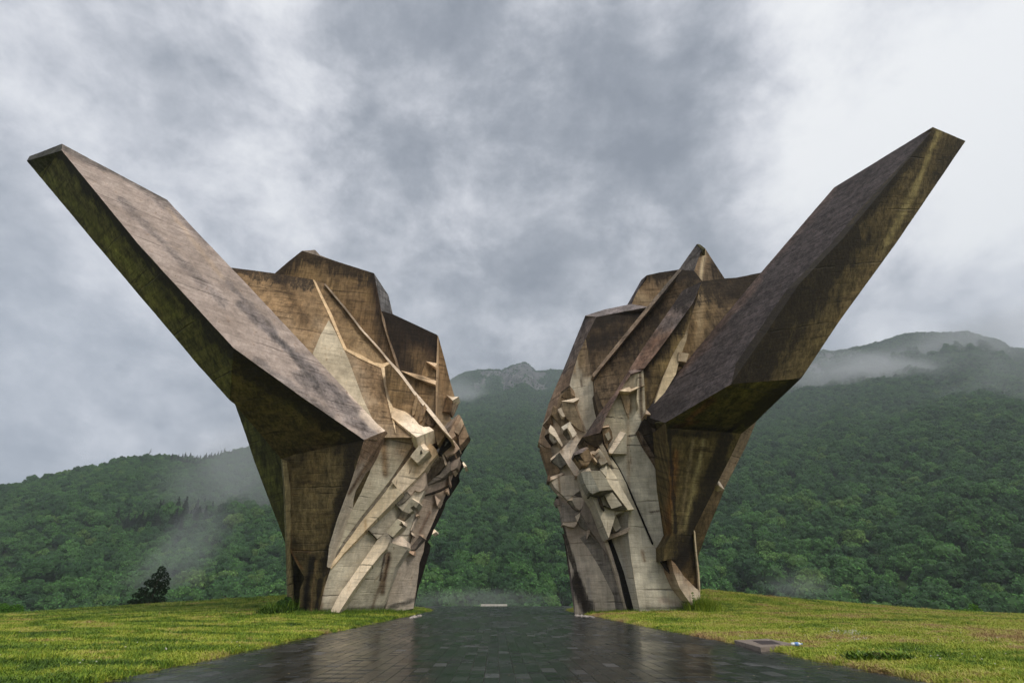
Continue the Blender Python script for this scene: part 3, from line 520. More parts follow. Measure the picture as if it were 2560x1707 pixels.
# ------------------------------------------------------------------ right wing of the monument
rootR = empty('concrete_monument', (9.2, 34, 0)); bpy.context.view_layer.update()
tag(rootR, 'right half of the winged concrete monument, dark umber arm rising to the right', 'monument', 'two halves of the monument flanking the path')
SR = [
 (1756,703,1896,689,50,None,.85,('C2',)), (1800,760,1760,960,30,(.33,.25,.15),.8,('C2',)), (1745,740,1752,860,26,(.40,.31,.19),.8,('C2',)), (1830,740,1700,960,30,(.10,.07,.045),.7,('C2',)),
 (1732,760,1610,925,20,None,.7,('C1',)), (1700,850,1660,930,24,(.27,.21,.10),.7,('C1',)), (1625,930,1620,1010,8,(.09,.065,.04),.8,('C1','E')),
 (1491,792,1622,767,34,None,.8,('PA',)), (1480,860,1550,830,30,None,.6,('PA',)), (1510,900,1560,860,34,(.20,.15,.10),.6,('PA',)),
 (1697,675,1735,677,36,None,.85,('PB',)), (1640,770,1560,880,40,None,.55,('PB',)), (1530,960,1490,990,40,(.15,.11,.07),.7,('PB',)), (1540,890,1620,800,20,(.19,.14,.10),.6,('PB',)), (1600,760,1630,800,24,None,.7,('PB',)),
 (1617,688,1697,674,22,None,.8,('PM',)), (1600,745,1630,755,26,(.36,.28,.18),.7,('PM',)),
 (1762,621,1750,705,9,(.50,.42,.30),.8,('PKR',)), (1780,660,1812,696,20,None,.5,('PKR',)),
 (1463,789,1407,927,18,(.10,.09,.10),.7,('SS',)), (1395,930,1365,1020,22,(.27,.21,.165),.7,('SS',)), (1385,960,1375,975,6,None,.7,('SS',)),
 (1464,870,1475,935,22,(.21,.16,.11),.9,('FP',)), (1452,950,1454,965,7,(.12,.08,.05),.7,('FP',)), (1440,900,1455,1020,10,(.45,.42,.36),.4,('FP',)),
 (1690,1130,1668,1330,16,(.25,.125,.04),.9,('COL',)), (1760,1100,1710,1330,12,(.30,.27,.14),.8,('COL',)), (1735,1085,1700,1330,8,(.24,.20,.11),.7,('COL',)), (1815,1090,1740,1310,17,None,.95,('COL',)), (1740,1310,1700,1400,20,None,.9,('COL','LEG')),
 (1672,1070,1690,1330,7,None,.9,('COL',)), (1690,1080,1800,1090,14,None,.6,('COL',)), (1720,1110,1650,1085,22,(.22,.19,.06),.6,('U2',)),
 (1780,1000,1720,1050,13,(.19,.09,.03),.8,('U2',)), (1745,1055,1690,1065,10,(.10,.045,.02),.8,('U2',)), (1990,955,1870,1045,16,None,.85,('U2',)), (1870,1040,1820,1080,12,None,.8,('U2',)), (1900,955,1780,1030,24,(.16,.145,.035),.6,('U2',)),
 (2345,330,2290,470,12,(.36,.31,.15),.9,('U1',)), (2290,470,2200,640,17,(.32,.28,.14),.8,('U1',)), (2320,345,2110,593,15,None,.8,('U1',)), (2110,593,1830,960,58,None,.95,('U1',)), (2400,355,2340,440,22,None,.5,('U1',)),
 (2200,640,2090,800,22,(.25,.19,.10),.6,('U1',)), (2100,800,1990,930,26,(.20,.155,.07),.6,('U1',)),
 (1620,1040,1700,1010,20,None,.5,('TOP',)), (1896,700,1700,930,20,(.18,.12,.095),.6,('TOP',)), (2085,475,1896,690,16,(.17,.12,.10),.5,('TOP',)),
 (1500,1040,1575,930,14,(.12,.07,.055),.3,('S2B',)), (1470,1083,1500,1040,14,(.10,.08,.07),.9,('S2B',)), (1756,703,1700,760,22,None,.75,('S2A',)), (1640,850,1600,910,14,(.27,.17,.13),.8,('S2A',)),
 (1569,940,1572,1300,7,(.33,.26,.19),.6,('E',)), (1600,930,1604,1040,8,(.10,.07,.045),.9,('E',)), (1582,935,1575,1030,10,(.30,.23,.15),.6,('E',)), (1513,1041,1560,1046,4,None,.8,('E',)), (1570,1090,1600,1085,4,None,.7,('E',)),
 (1545,985,1575,1020,18,(.28,.20,.12),.6,('E',)), (1640,1370,1652,1395,9,(.25,.2,.13),.5,('E',)), (1625,1280,1675,1272,4,(.16,.11,.07),.8,('E',)), (1518,1040,1530,990,12,(.33,.25,.17),.7,('E',)),
 (1407,1310,1424,1380,7,None,.95,('H2',)), (1424,1380,1446,1450,9,None,1.0,('H2',)), (1446,1450,1470,1525,13,None,1.0,('H2',)), (1440,1440,1462,1519,20,(.12,.09,.06),.8,('H2',)),
 (1555,1390,1575,1470,18,(.27,.285,.30),.35,('GL','GR')), (1606,1378,1612,1402,8,(.26,.18,.11),.7,('GR',)), (1655,1500,1760,1520,16,(.32,.26,.22),.7,('GR',)), (1600,1520,1725,1518,8,(.17,.16,.10),.7,('GR','GL')), (1550,1340,1572,1440,8,(.33,.28,.22),.6,('GL',)),
 (1470,1450,1478,1519,20,(.22,.20,.175),.5,('H2',)), (1457,1085,1500,1076,12,None,.9,('G0',)), (1490,1100,1530,1170,10,None,.8,('G0',)), (1470,1120,1510,1150,18,(.22,.16,.10),.6,('G0',)),
 (1350,1120,1375,1200,8,(.26,.18,.11),.8,('H1',)), (1396,1190,1400,1230,6,(.25,.17,.10),.8,('H1',)), (1400,1110,1405,1130,8,(.25,.18,.12),.7,('H1',)),(1424,965,1404,980,12,None,.8,('H1',)),
 (1540,1215,1590,1255,10,None,.0,()),
]
HR = Half(rootR, SR); A = HR.add; B = HR.blk
top = Plane((2330,327,24),(1828,960,24.5),(1663,1056,27))
A('TOP','arm_top',[(2332,318),(2085,469),(2000,568),(1896,689),(1740,875),(1614,1028),(1618,1042),(1663,1056),(1828,960),(2000,708),(2110,593),(2329,327)], top, (.080,.066,.066), board=(1740,900,1980,780), disp=(.15,.9,.0), label='dark umber upper face of the arm')
u1 = Plane((2330,327,24),(1828,960,24.5),(2003,946,27.0))
A('U1','arm_underside',[(2332,318),(2414,353),(2236,614),(2096,806),(2003,946),(1828,960),(2000,708),(2110,593),(2330,327)], u1, (.15,.115,.055), board=(2130,690,2225,680), disp=(-.3,.9,.1), label='yellowish stained underside of the arm')
A('U2','arm_underside',[(1828,960),(2003,946),(1940,1005),(1891,1053),(1853,1084),(1810,1082),(1668,1070),(1663,1056)], Plane((1828,960,24.5),(1663,1056,27),(1891,1053,28.2)), (.10,.085,.026), disp=(-.3,1.0,.3))
colp = Plane((1668,1062,27.2),(1853,1084,28.6),(1681,1331,29.6))
A('COL','pier',[(1663,1057),(1668,1070),(1810,1080),(1853,1084),(1840,1114),(1794,1206),(1735,1324),(1720,1360),(1690,1400),(1678,1398),(1659,1401),(1662,1366),(1681,1331),(1676,1248),(1673,1190),(1667,1110)], colp, ((.15,.115,.045),(1740,1100),(.13,.10,.045),(1700,1330)), disp=(-.2,2,0), label='yellow brown stained front pier')
A('BWA','fin',[(1853,1084),(1891,1053),(1862,1122),(1810,1222),(1794,1206),(1826,1142)], Plane((1853,1084,29.6),(1810,1222,31),(1891,1053,30)), (.34,.26,.20), disp=(-.6,2.5,0), label='pinkish rear fin behind the pier')
A('BWT','edge_strip',[(1794,1199),(1800,1204),(1811,1223),(1797,1212)], Plane((1794,1199,30),(.2,-.7,.6)), LEDGE, disp=(-.2,.6,0))
A('BWB','fin',[(1794,1206),(1798,1211),(1811,1222),(1790,1275),(1762,1343),(1746,1388),(1737,1340),(1735,1324)], Plane((1796,1208,30.3),(1746,1388,31.5),(1735,1324,30.6)), ((.19,.14,.085),(1795,1230),(.12,.085,.04),(1745,1370)), disp=(-.6,2.5,0))
A('LEG','leg',[(1735,1324),(1746,1388),(1750,1474),(1740,1470),(1710,1440),(1688,1408),(1678,1398),(1690,1400),(1720,1360)], Plane((1735,1324,30.2),(1678,1398,30.3),(1748,1474,31.4)), ((.05,.035,.02),(1710,1370),(.14,.095,.045),(1740,1450)), disp=(-.2,2,0))
A('LS','edge_strip',[(1734,1322),(1738,1330),(1744,1390),(1749,1433),(1751,1478),(1748,1478),(1745,1433),(1740,1385)], Plane((1735,1324,30.0),(1748,1474,31.1),(1751,1474,31.2)), (.42,.36,.27), disp=(0,.6,0))
A('LG2','leg',[(1678,1398),(1688,1408),(1710,1440),(1740,1470),(1750,1476),(1751,1520),(1744,1545),(1735,1520),(1700,1470),(1684,1430)], Plane((1678,1398,30.2),(1750,1476,31.2),(1742,1530,31.0)), ((.26,.19,.13),(1690,1420),(.44,.39,.33),(1746,1500)), disp=(-.3,1.5,0), label='pale striped leg at the outer foot')
A('LG3','leg',[(1657,1404),(1659,1401),(1678,1398),(1684,1430),(1700,1470),(1735,1520),(1744,1545),(1738,1545),(1726,1515)], Plane((1657,1404,30.9),(1678,1398,30.5),(1742,1530,31.3)), ((.07,.05,.03),(1665,1405),(.21,.15,.11),(1720,1495)), disp=(-.3,1.5,0))
e = Plane((1657,1404,31.2),(1501,1080,30.6),(1614,1028,29.7))
A('E','wall_slab',[(1578,934),(1608,925),(1611,962),(1614,1028),(1594,1075),(1625,1140),(1657,1197),(1672,1235),(1676,1248),(1681,1331),(1662,1366),(1657,1404),(1632,1359),(1588,1261),(1568,1214),(1545,1168),(1516,1126),(1501,1080),(1514,1042),(1543,990),(1560,961)], e, ((.40,.37,.30),(1560,980),(.385,.375,.34),(1600,1150)), disp=(0,2,0))
A('D1','wall_slab',[(1594,1075),(1614,1040),(1663,1056),(1668,1120),(1673,1190),(1676,1248),(1672,1235),(1657,1197),(1625,1140)], Plane((1594,1075,29.9),(1663,1056,28.9),(1676,1248,30.4)), ((.05,.037,.026),(1640,1100),(.03,.022,.016),(1670,1200)), disp=(0,2,0), label='near-black hollow beside the pier')  # recess slab coloured near-black brown throughout
A('D2','edge_strip',[(1594,1075),(1601,1080),(1630,1130),(1658,1180),(1668,1215),(1675,1246),(1660,1212),(1638,1160),(1610,1112)], Plane((1594,1075,29.5),(1675,1246,30.2),(1660,1180,30.0)), (.16,.12,.09), disp=(0,.8,0))
A('D3','edge_strip',[(1617,1040),(1626,1048),(1655,1110),(1668,1150),(1664,1152),(1640,1100)], Plane((1617,1040,29.4),(1668,1150,29.4),(1655,1100,29.3)), (.13,.10,.075), disp=(0,.8,0))
B('E',[(1616,1024),(1623,1030),(1627,1036),(1614,1034)],(-.3,-.6,.7),(.42,.34,.27),out=.9,L=.08)
c = Plane((1614,1028,29.9),(1896,689,30.2),(1756,703,31))
A('C1','wall_slab',[(1756,703),(1732,758),(1680,830),(1611,920),(1608,925),(1611,962),(1614,1030),(1643,987),(1668,930),(1702,868),(1727,790),(1745,740)], Plane((1614,1028,29.9),(-.05,-.99,-.10)), (.20,.15,.075), disp=(0,2,0))
A('C2','wall_slab',[(1756,703),(1812,696),(1840,694),(1910,680),(1910,720),(1740,915),(1640,1040),(1600,1040),(1614,1028),(1640,992),(1668,948),(1700,885),(1727,795),(1745,740)], c, ((.19,.14,.08),(1830,720),(.27,.20,.11),(1720,920)), disp=(.3,2.5,0))
A('F1','fin',[(1727,785),(1716,850),(1698,900),(1690,935),(1656,990),(1632,1020),(1643,987),(1655,950),(1680,890),(1702,850)], Plane((1727,785,29.4),(1643,987,29.2),(1695,905,29.1)), ((.30,.24,.15),(1722,810),(.44,.37,.26),(1665,960)), disp=(0,1,0), label='light diagonal fin on the rear wall')
A('F1B','block',[(1697,880),(1722,884),(1716,905),(1695,903)], Plane((1697,880,29.0),(-.4,-.9,.1)), (.38,.31,.22), disp=(0,.8,0))
s2 = Plane((1756,703,28.6),(1611,920,29.0),(1571,927,29.9))
A('S2A','ridge_slab',[(1707,726),(1756,703),(1732,758),(1690,816),(1640,884),(1611,920),(1571,927),(1610,866),(1659,796)], s2, ((.19,.155,.145),(1720,730),(.24,.165,.13),(1600,900)), board=(1640,800,1690,780), disp=(-.1,2.2,0))
A('S2N','ledge',[(1571,927),(1611,920),(1606,926),(1578,934)], Plane((1578,934,29.2),(-.2,-.5,.8)), (.24,.18,.16), disp=(0,.8,-.1))
A('S2B','ridge_slab',[(1571,927),(1578,934),(1560,961),(1537,1000),(1514,1042),(1508,1062),(1501,1081),(1455,1093),(1466,1083),(1480,1060),(1496,1035),(1520,1004),(1543,975)], Plane((1571,927,29.6),(1501,1080,29.4),(1466,1083,30.4)), ((.27,.19,.16),(1550,980),(.16,.115,.095),(1485,1070)), board=(1500,1040,1540,1010), disp=(-.1,2.0,0))
pb = Plane((1756,703,31.0),(1482,938,32.6),(1496,1034,31.6))
A('PB','wall_slab',[(1697,674),(1735,677),(1756,703),(1707,726),(1659,796),(1610,866),(1571,927),(1543,975),(1520,1004),(1496,1035),(1488,985),(1482,939),(1540,865),(1622,767)], pb, ((.13,.092,.055),(1660,740),(.16,.115,.07),(1530,960)), disp=(0,2.5,0))
A('DG','edge_strip',[(1485,985),(1490,975),(1511,1025),(1498,1036),(1493,1020)], pb.shift(.2), (.07,.05,.03), disp=(0,1,0))
A('R1','ridge',[(1697,673),(1704,675),(1628,768),(1545,869),(1486,941),(1481,939),(1482,934),(1540,862),(1618,766)], Plane((1697,674,30.7),(1484,938,32.0),(1704,675,30.5)), ((.20,.165,.135),(1690,690),(.27,.21,.16),(1500,915)), disp=(0,2.5,0), label='thin ridge running diagonally up to the peak')
A('PA','wall_slab',[(1491,792),(1622,767),(1540,865),(1482,939),(1472,890),(1464,847)], Plane((1491,792,33.35),(1622,767,32.6),(1482,938,32.7)), (.11,.076,.046), disp=(0,2.5,0))
A('PT','coping',[(1463,789),(1510,774),(1568,762),(1578,760),(1622,767),(1491,792)], Plane((1491,792,33.5),(-.25,-.42,.88)), (.25,.22,.22), disp=(0,1.5,0))
A('PG','wall_slab',[(1568,762),(1603,700),(1617,688),(1590,735),(1578,763)], Plane((1578,762,34.4),(-.8,-.55,.15)), (.15,.13,.135), disp=(.5,2,0))
A('PM','wall_slab',[(1578,763),(1590,735),(1617,688),(1650,681),(1697,674),(1622,768)], Plane((1622,767,34.0),(-.05,-.99,-.12)), ((.30,.22,.14),(1600,745),(.19,.145,.10),(1670,690)), disp=(0,3,0))
A('PKL','peak',[(1697,674),(1742,610),(1758,619),(1745,648),(1735,678)], Plane((1735,677,32.0),(-.62,-.72,.33)), (.135,.12,.115), board=(1710,660,1745,625), disp=(.5,1.2,0))
A('PKM','peak',[(1742,610),(1750,611),(1763,621),(1758,624)], Plane((1758,621,31.8),(-.2,-.5,.85)), (.14,.13,.06), disp=(.2,.8,-.3))
A('PKR','peak',[(1758,620),(1763,621),(1788,660),(1812,697),(1800,705),(1748,705),(1735,678),(1746,645)], Plane((1735,678,32.0),(.28,-.95,-.05)), ((.24,.18,.12),(1750,660),(.19,.145,.10),(1800,690)), disp=(-.4,1.5,0), label='pointed peak')
A('SS','end_slab',[(1463,789),(1491,792),(1478,820),(1464,847),(1445,888),(1432,930),(1424,963),(1403,979),(1391,1017),(1383,1012),(1376,1036),(1357,1062),(1371,1011),(1388,970),(1407,927),(1435,858)], Plane((1491,792,33.5),(1424,963,34.0),(1407,927,35.0)), ((.17,.135,.12),(1465,810),(.25,.185,.14),(1390,990)), board=(1425,880,1465,850), disp=(.8,1.5,0))
fp = Plane((1464,847,33.2),(1482,938,32.8),(1436,1000,33.4))
A('FP','tall_fin',[(1464,847),(1472,890),(1482,939),(1489,985),(1496,1035),(1480,1060),(1466,1083),(1450,1045),(1436,1010),(1424,963),(1432,930),(1445,888)], fp, ((.23,.175,.11),(1466,900),(.41,.385,.33),(1462,960)), disp=(0,2,0))
# left relief; block tops painted as lit, their undersides as shaded
h = Plane((1442,1519,34.2),(1580,1519,32.7),(1360,1060,33.6)); HR.planes['H'] = h
A('H1','relief_slab',[(1424,963),(1436,1010),(1450,1045),(1466,1083),(1455,1093),(1434,1132),(1455,1165),(1468,1228),(1434,1237),(1419,1250),(1394,1238),(1376,1200),(1372,1182),(1350,1115),(1346,1105),(1357,1060),(1376,1036),(1383,1012),(1391,1017),(1403,979)], h, ((.31,.24,.165),(1400,1010),(.43,.385,.335),(1400,1130)), disp=(.8,2,0))
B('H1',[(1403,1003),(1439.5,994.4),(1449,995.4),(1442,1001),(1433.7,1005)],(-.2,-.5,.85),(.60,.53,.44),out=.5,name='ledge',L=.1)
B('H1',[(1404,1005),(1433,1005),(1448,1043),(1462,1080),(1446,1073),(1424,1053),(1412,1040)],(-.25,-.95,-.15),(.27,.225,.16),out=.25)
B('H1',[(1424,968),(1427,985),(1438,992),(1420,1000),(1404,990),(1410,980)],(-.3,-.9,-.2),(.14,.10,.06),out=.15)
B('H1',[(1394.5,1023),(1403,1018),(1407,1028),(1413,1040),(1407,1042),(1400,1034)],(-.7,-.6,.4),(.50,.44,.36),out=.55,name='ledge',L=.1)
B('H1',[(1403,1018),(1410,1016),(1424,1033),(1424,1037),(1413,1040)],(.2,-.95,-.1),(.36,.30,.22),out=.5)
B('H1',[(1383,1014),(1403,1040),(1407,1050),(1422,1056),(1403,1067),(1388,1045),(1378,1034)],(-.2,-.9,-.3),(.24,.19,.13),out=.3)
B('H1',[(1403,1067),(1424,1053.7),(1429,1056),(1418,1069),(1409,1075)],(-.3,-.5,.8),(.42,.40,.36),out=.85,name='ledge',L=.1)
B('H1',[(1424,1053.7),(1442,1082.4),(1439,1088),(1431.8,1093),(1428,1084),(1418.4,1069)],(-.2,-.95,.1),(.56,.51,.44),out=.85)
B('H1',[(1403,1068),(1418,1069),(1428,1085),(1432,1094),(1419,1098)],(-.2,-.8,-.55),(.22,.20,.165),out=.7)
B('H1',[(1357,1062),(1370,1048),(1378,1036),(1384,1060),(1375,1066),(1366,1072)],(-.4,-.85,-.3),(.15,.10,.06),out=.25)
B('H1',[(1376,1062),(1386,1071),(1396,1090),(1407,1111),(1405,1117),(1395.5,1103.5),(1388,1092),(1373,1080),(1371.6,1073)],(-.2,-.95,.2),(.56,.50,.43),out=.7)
B('H1',[(1373,1080),(1388,1092),(1384,1098),(1396,1103),(1384,1108),(1374,1096)],(-.5,-.8,-.1),(.31,.28,.23),out=.6)
B('H1',[(1362,1088),(1372,1082),(1376,1098),(1384,1109),(1378,1116)],(-.6,-.6,-.5),(.07,.05,.035),out=.3)
B('H1',[(1346,1105),(1357,1066),(1364,1074),(1360,1092),(1378,1116),(1375,1120),(1364,1117)],(-.6,-.78,-.05),(.33,.25,.18),out=.3)
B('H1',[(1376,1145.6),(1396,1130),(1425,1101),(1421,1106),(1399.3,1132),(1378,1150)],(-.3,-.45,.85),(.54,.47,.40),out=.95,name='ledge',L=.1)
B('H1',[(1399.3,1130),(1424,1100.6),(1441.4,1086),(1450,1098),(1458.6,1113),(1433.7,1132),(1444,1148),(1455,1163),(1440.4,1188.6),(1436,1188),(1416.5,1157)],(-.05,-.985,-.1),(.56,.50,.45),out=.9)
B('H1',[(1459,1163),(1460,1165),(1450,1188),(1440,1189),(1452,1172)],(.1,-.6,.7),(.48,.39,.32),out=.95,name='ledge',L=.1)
B('H1',[(1376,1147),(1399,1131),(1415,1159),(1408,1164),(1403,1170),(1384,1156)],(-.65,-.75,-.15),(.22,.21,.175),out=.7)
B('H1',[(1375.4,1191.5),(1403,1182),(1409,1183),(1404,1188),(1376,1201)],(-.2,-.45,.85),(.55,.46,.38),out=.6,name='ledge',L=.1)
B('H1',[(1351,1116),(1365,1119),(1378,1121),(1381,1150),(1400,1176),(1398,1184),(1376,1190),(1372,1180)],(-.5,-.83,-.2),(.25,.195,.135),out=.3)
B('H1',[(1376,1201),(1404,1189),(1436,1188),(1452,1210),(1461,1226),(1434,1237),(1419,1250),(1404,1235),(1388,1220)],(-.25,-.95,-.1),(.42,.385,.34),out=.55)
B('H1',[(1369,1190),(1375,1184),(1375,1204),(1369,1201)],(-.5,-.7,.3),(.20,.16,.13),out=-.4,L=.1)
h2 = Plane((1442,1519,34.3),(1580,1519,32.8),(1405,1250,33.8))
A('H2','relief_slab',[(1394,1238),(1419,1250),(1434,1237),(1468,1228),(1468,1229),(1487,1258),(1504,1300),(1522,1344),(1549,1433),(1577,1523),(1575,1540),(1438,1535),(1434,1480),(1423,1411),(1412,1340),(1406,1313),(1404,1291),(1391,1260)], h2, ((.35,.30,.26),(1430,1280),(.40,.365,.32),(1480,1450)), disp=(1.2,2,0))
A('H2S','relief_slab',[(1450,1345),(1468,1330),(1505,1365),(1522,1360),(1530,1390),(1552,1455),(1575,1530),(1540,1532),(1535,1490),(1500,1420),(1470,1370)], h2.shift(.03), (.26,.235,.205), disp=(0,.5,0)) 
A('H2R','edge_strip',[(1466,1228),(1472,1238),(1490,1275),(1508,1320),(1526,1370),(1551,1450),(1575,1535),(1568,1535),(1545,1455),(1521,1380),(1500,1330),(1482,1285),(1464,1240)], h2.shift(.5), (.42,.37,.32), disp=(0,1,0))
B('H2',[(1418.8,1250.7),(1434.5,1237.4),(1432,1250),(1427,1250)],(-.3,-.45,.85),(.55,.46,.36),out=.75,name='ledge',L=.1)
B('H2',[(1434.5,1238.4),(1448,1242),(1462.7,1245),(1460,1258),(1455,1270),(1449,1275),(1440,1268),(1431,1252)],(-.1,-.98,0),(.40,.355,.315),out=.75)
B('H2',[(1419,1251),(1431,1252),(1440,1267),(1449,1276),(1440,1275),(1428,1264)],(-.6,-.6,-.5),(.24,.215,.18),out=.6)
B('H2',[(1434,1237),(1455,1222),(1468,1228),(1466,1240),(1462,1245)],(-.2,-.8,-.5),(.23,.20,.17),out=.4)
B('H2',[(1462,1246),(1468,1240),(1482,1275),(1496,1300),(1512,1340),(1528,1400),(1480,1330),(1452,1281)],(.05,-.98,-.15),(.325,.28,.25),out=.35)
B('H2',[(1404,1290),(1405,1255),(1440,1278),(1450,1281),(1444,1303),(1409,1304)],(-.25,-.96,-.05),(.30,.265,.23),out=.3)
B('H2',[(1406,1311),(1409,1303),(1445,1302),(1442,1310),(1435,1318),(1420,1315)],(-.15,-.5,.85),(.42,.36,.30),out=.45,name='ledge',L=.1)
B('H2',[(1438,1290),(1451,1280),(1450,1290),(1444,1303)],(-.4,-.7,.5),(.44,.39,.33),out=.55,name='ledge',L=.1)
B('H2',[(1451,1284),(1466,1300),(1478,1318),(1464,1325),(1450,1315),(1446,1303)],(-.2,-.9,-.3),(.26,.235,.20),out=.35)
B('H2',[(1466,1327),(1478.5,1319),(1474,1332),(1468.5,1345)],(-.2,-.7,.6),(.38,.32,.27),out=.25,name='ledge',L=.1)
B('H2',[(1387,1251),(1395,1240),(1399,1250),(1400,1262),(1393,1262)],(-.5,-.8,.1),(.28,.23,.20),out=-.5,L=.1)
B('H2',[(1391,1240),(1396,1240),(1393,1254),(1387,1252)],(-.6,-.6,-.4),(.04,.03,.025),out=-.4,L=.1)
B('H2',[(1499,1308),(1506,1306),(1512,1322),(1504,1330)],(.2,-.8,.5),(.42,.36,.30),out=.45,L=.1)
A('BKS','rear_strip',[(1404.7,1333),(1410,1334),(1414,1352),(1413,1369),(1425,1420),(1440,1500),(1446,1535),(1436,1535),(1423,1440),(1413,1371),(1410,1350)], Plane((1410,1340,35.6),(1440,1520,35.6),(1446,1520,35.4)), ((.07,.05,.04),(1410,1350),(.30,.25,.225),(1432,1480)), disp=(.4,1,0))
# front prism; light and shade between block faces set by colour
g = Plane((1601,1531,31.0),(1729,1524,31.7),(1501,1080,30.2)); HR.planes['G'] = g
gl = Plane((1601,1531,31.0),(1566,1300,30.7),(1578,1528,31.7)); HR.planes['GL_'] = gl
A('G0','relief_slab',[(1455,1093),(1504,1080),(1516,1126),(1545,1168),(1568,1214),(1592,1272),(1572,1276),(1540,1285),(1522,1345),(1487,1257),(1468,1228),(1452,1178),(1456,1165),(1460,1140),(1472,1118)], g, ((.20,.155,.105),(1480,1110),(.38,.36,.31),(1510,1200)), disp=(0,2.2,0))
A('GL','front_slab',[(1522,1345),(1540,1285),(1572,1276),(1570,1321),(1578,1400),(1590,1475),(1603,1545),(1583,1545),(1576,1522),(1549,1433)], gl, ((.33,.315,.28),(1540,1330),(.385,.37,.33),(1580,1480)), disp=(0,2.2,0))
A('GR','front_slab',[(1572,1276),(1592,1272),(1610,1312),(1632,1359),(1657,1404),(1695,1462),(1732,1520),(1742,1545),(1603,1545),(1590,1475),(1578,1400),(1570,1321)], g, ((.375,.365,.325),(1600,1340),(.40,.39,.345),(1650,1480)), disp=(0,2.2,0))
A('GS','joint',[(1451,1178),(1456,1176),(1470,1215),(1478,1229),(1492,1240),(1500,1262),(1496,1262),(1506,1290),(1530,1350),(1560,1430),(1590,1545),(1577,1545),(1549,1433),(1522,1345),(1487,1257),(1468,1229)], gl.shift(.02), BLACK, disp=(0,.5,0), label='black open joint beside the front slab')
A('GM','joint',[(1501,1080),(1505,1082),(1518,1122),(1547,1166),(1570,1212),(1592,1262),(1634,1357),(1632,1361),(1588,1263),(1566,1216),(1543,1170),(1514,1128)], e.shift(.2), BLACK, disp=(0,.4,0))
A('GE','joint',[(1655,1402),(1660,1404),(1698,1462),(1742,1524),(1744,1545),(1738,1545),(1730,1520),(1692,1464)], Plane((1657,1404,30.6),(1742,1530,31.1),(1700,1462,30.8)), (.03,.02,.015), disp=(0,.4,0))
B('G0',[(1434,1132),(1448,1123),(1466,1117),(1472,1119),(1460,1130),(1436,1137)],(-.2,-.5,.8),(.20,.165,.155),out=.9,name='ledge',L=.1)
B('G0',[(1436,1136),(1456,1130),(1470,1122),(1474,1128),(1480,1142),(1474,1158),(1466,1163),(1455,1162)],(-.35,-.9,-.2),(.30,.22,.14),out=.8)
B('G0',[(1436,1137),(1448,1135),(1466,1160),(1455,1162)],(-.4,-.7,-.6),(.07,.05,.03),out=.95,disp=(0,.4,0))
B('G0',[(1455,1093),(1504,1083),(1509,1100),(1496,1118),(1480,1112),(1468,1104)],(-.15,-.85,-.5),(.08,.057,.035),out=.35)
B('G0',[(1488,1090),(1496,1088),(1514,1122),(1530,1160),(1522,1162),(1505,1130)],(-.2,-.95,-.1),(.30,.26,.20),out=.5)
B('G0',[(1472,1132),(1482,1126),(1488,1128),(1483,1138),(1495,1154),(1491,1155)],(-.4,-.5,.75),(.55,.46,.36),out=.5,name='ledge',L=.1)
B('G0',[(1480.6,1134),(1497.8,1119.7),(1499,1126),(1487,1137)],(-.3,-.45,.85),(.52,.42,.32),out=.9,name='ledge',L=.1)
B('G0',[(1484,1137),(1499,1121),(1510,1137),(1519,1154),(1511,1159),(1502.6,1162),(1492,1146)],(-.05,-.98,-.1),(.39,.37,.32),out=.85)
B('G0',[(1490,1143),(1499,1138),(1501,1141),(1494,1146),(1499,1158),(1496,1157)],(-.7,-.6,.2),(.26,.24,.20),out=.95,L=.08,disp=(0,.4,0))
B('G0',[(1502.6,1162),(1519,1154),(1517,1160),(1500,1176),(1498,1170)],(-.1,-.5,-.85),(.19,.17,.13),out=.7)
B('G0',[(1453,1180),(1462,1173),(1474,1168.5),(1478,1177),(1459,1178)],(-.2,-.55,.8),(.44,.40,.34),out=.8,name='ledge',L=.1)
B('G0',[(1453,1180),(1475,1177),(1486,1200),(1499,1227),(1482,1234),(1472,1228),(1460,1205)],(-.3,-.95,-.1),(.30,.295,.25),out=.8)
B('G0',[(1475,1177),(1500.7,1176),(1515,1195),(1531,1224),(1515,1225),(1499,1227),(1486,1200)],(.1,-.985,-.1),(.33,.32,.27),out=.82)
B('G0',[(1474,1236),(1482,1234),(1499,1227),(1531,1224),(1520,1231),(1505,1240),(1490,1240)],(-.1,-.4,-.9),(.16,.15,.11),out=.6)
B('G0',[(1500,1173),(1519,1158),(1516,1192)],(.1,-.9,.3),(.44,.42,.36),out=.6)
B('G0',[(1502,1178),(1516,1192),(1519,1160),(1540,1190),(1560,1230),(1585,1272),(1570,1274),(1545,1240),(1531,1222)],(.25,-.95,.1),(.54,.50,.42),out=.55,name='beam')
B('G0',[(1503,1068),(1506,1066),(1522,1060),(1524,1068),(1530,1078),(1532,1096),(1520,1106),(1519,1122),(1512,1110)],(-.1,-.95,-.2),(.27,.20,.13),out=.75)
B('G0',[(1506,1067),(1521,1060),(1523,1066),(1507,1069)],(-.2,-.45,.85),(.48,.38,.29),out=.85,name='ledge',L=.08)
B('G0',[(1512,1085),(1522,1078),(1528,1094),(1520,1101)],(-.2,-.95,-.1),(.34,.31,.25),out=.85,L=.08,disp=(0,.3,0))
B('E',[(1521.7,1126),(1536,1102),(1550.4,1077.7),(1564.8,1081.5),(1550,1105),(1531,1133),(1523,1132)],(-.55,-.62,.55),(.64,.57,.49),out=.55,name='beam')
B('E',[(1531,1133),(1550,1105),(1564.8,1081.5),(1568,1086),(1567,1134)],(.25,-.95,-.15),(.35,.34,.30),out=.3)
B('E',[(1548.5,976),(1573,966.7),(1578,971.5),(1594,966),(1612,962),(1590,972),(1576,979),(1560,978)],(-.1,-.5,.85),(.55,.46,.35),out=.55,name='ledge',L=.1)
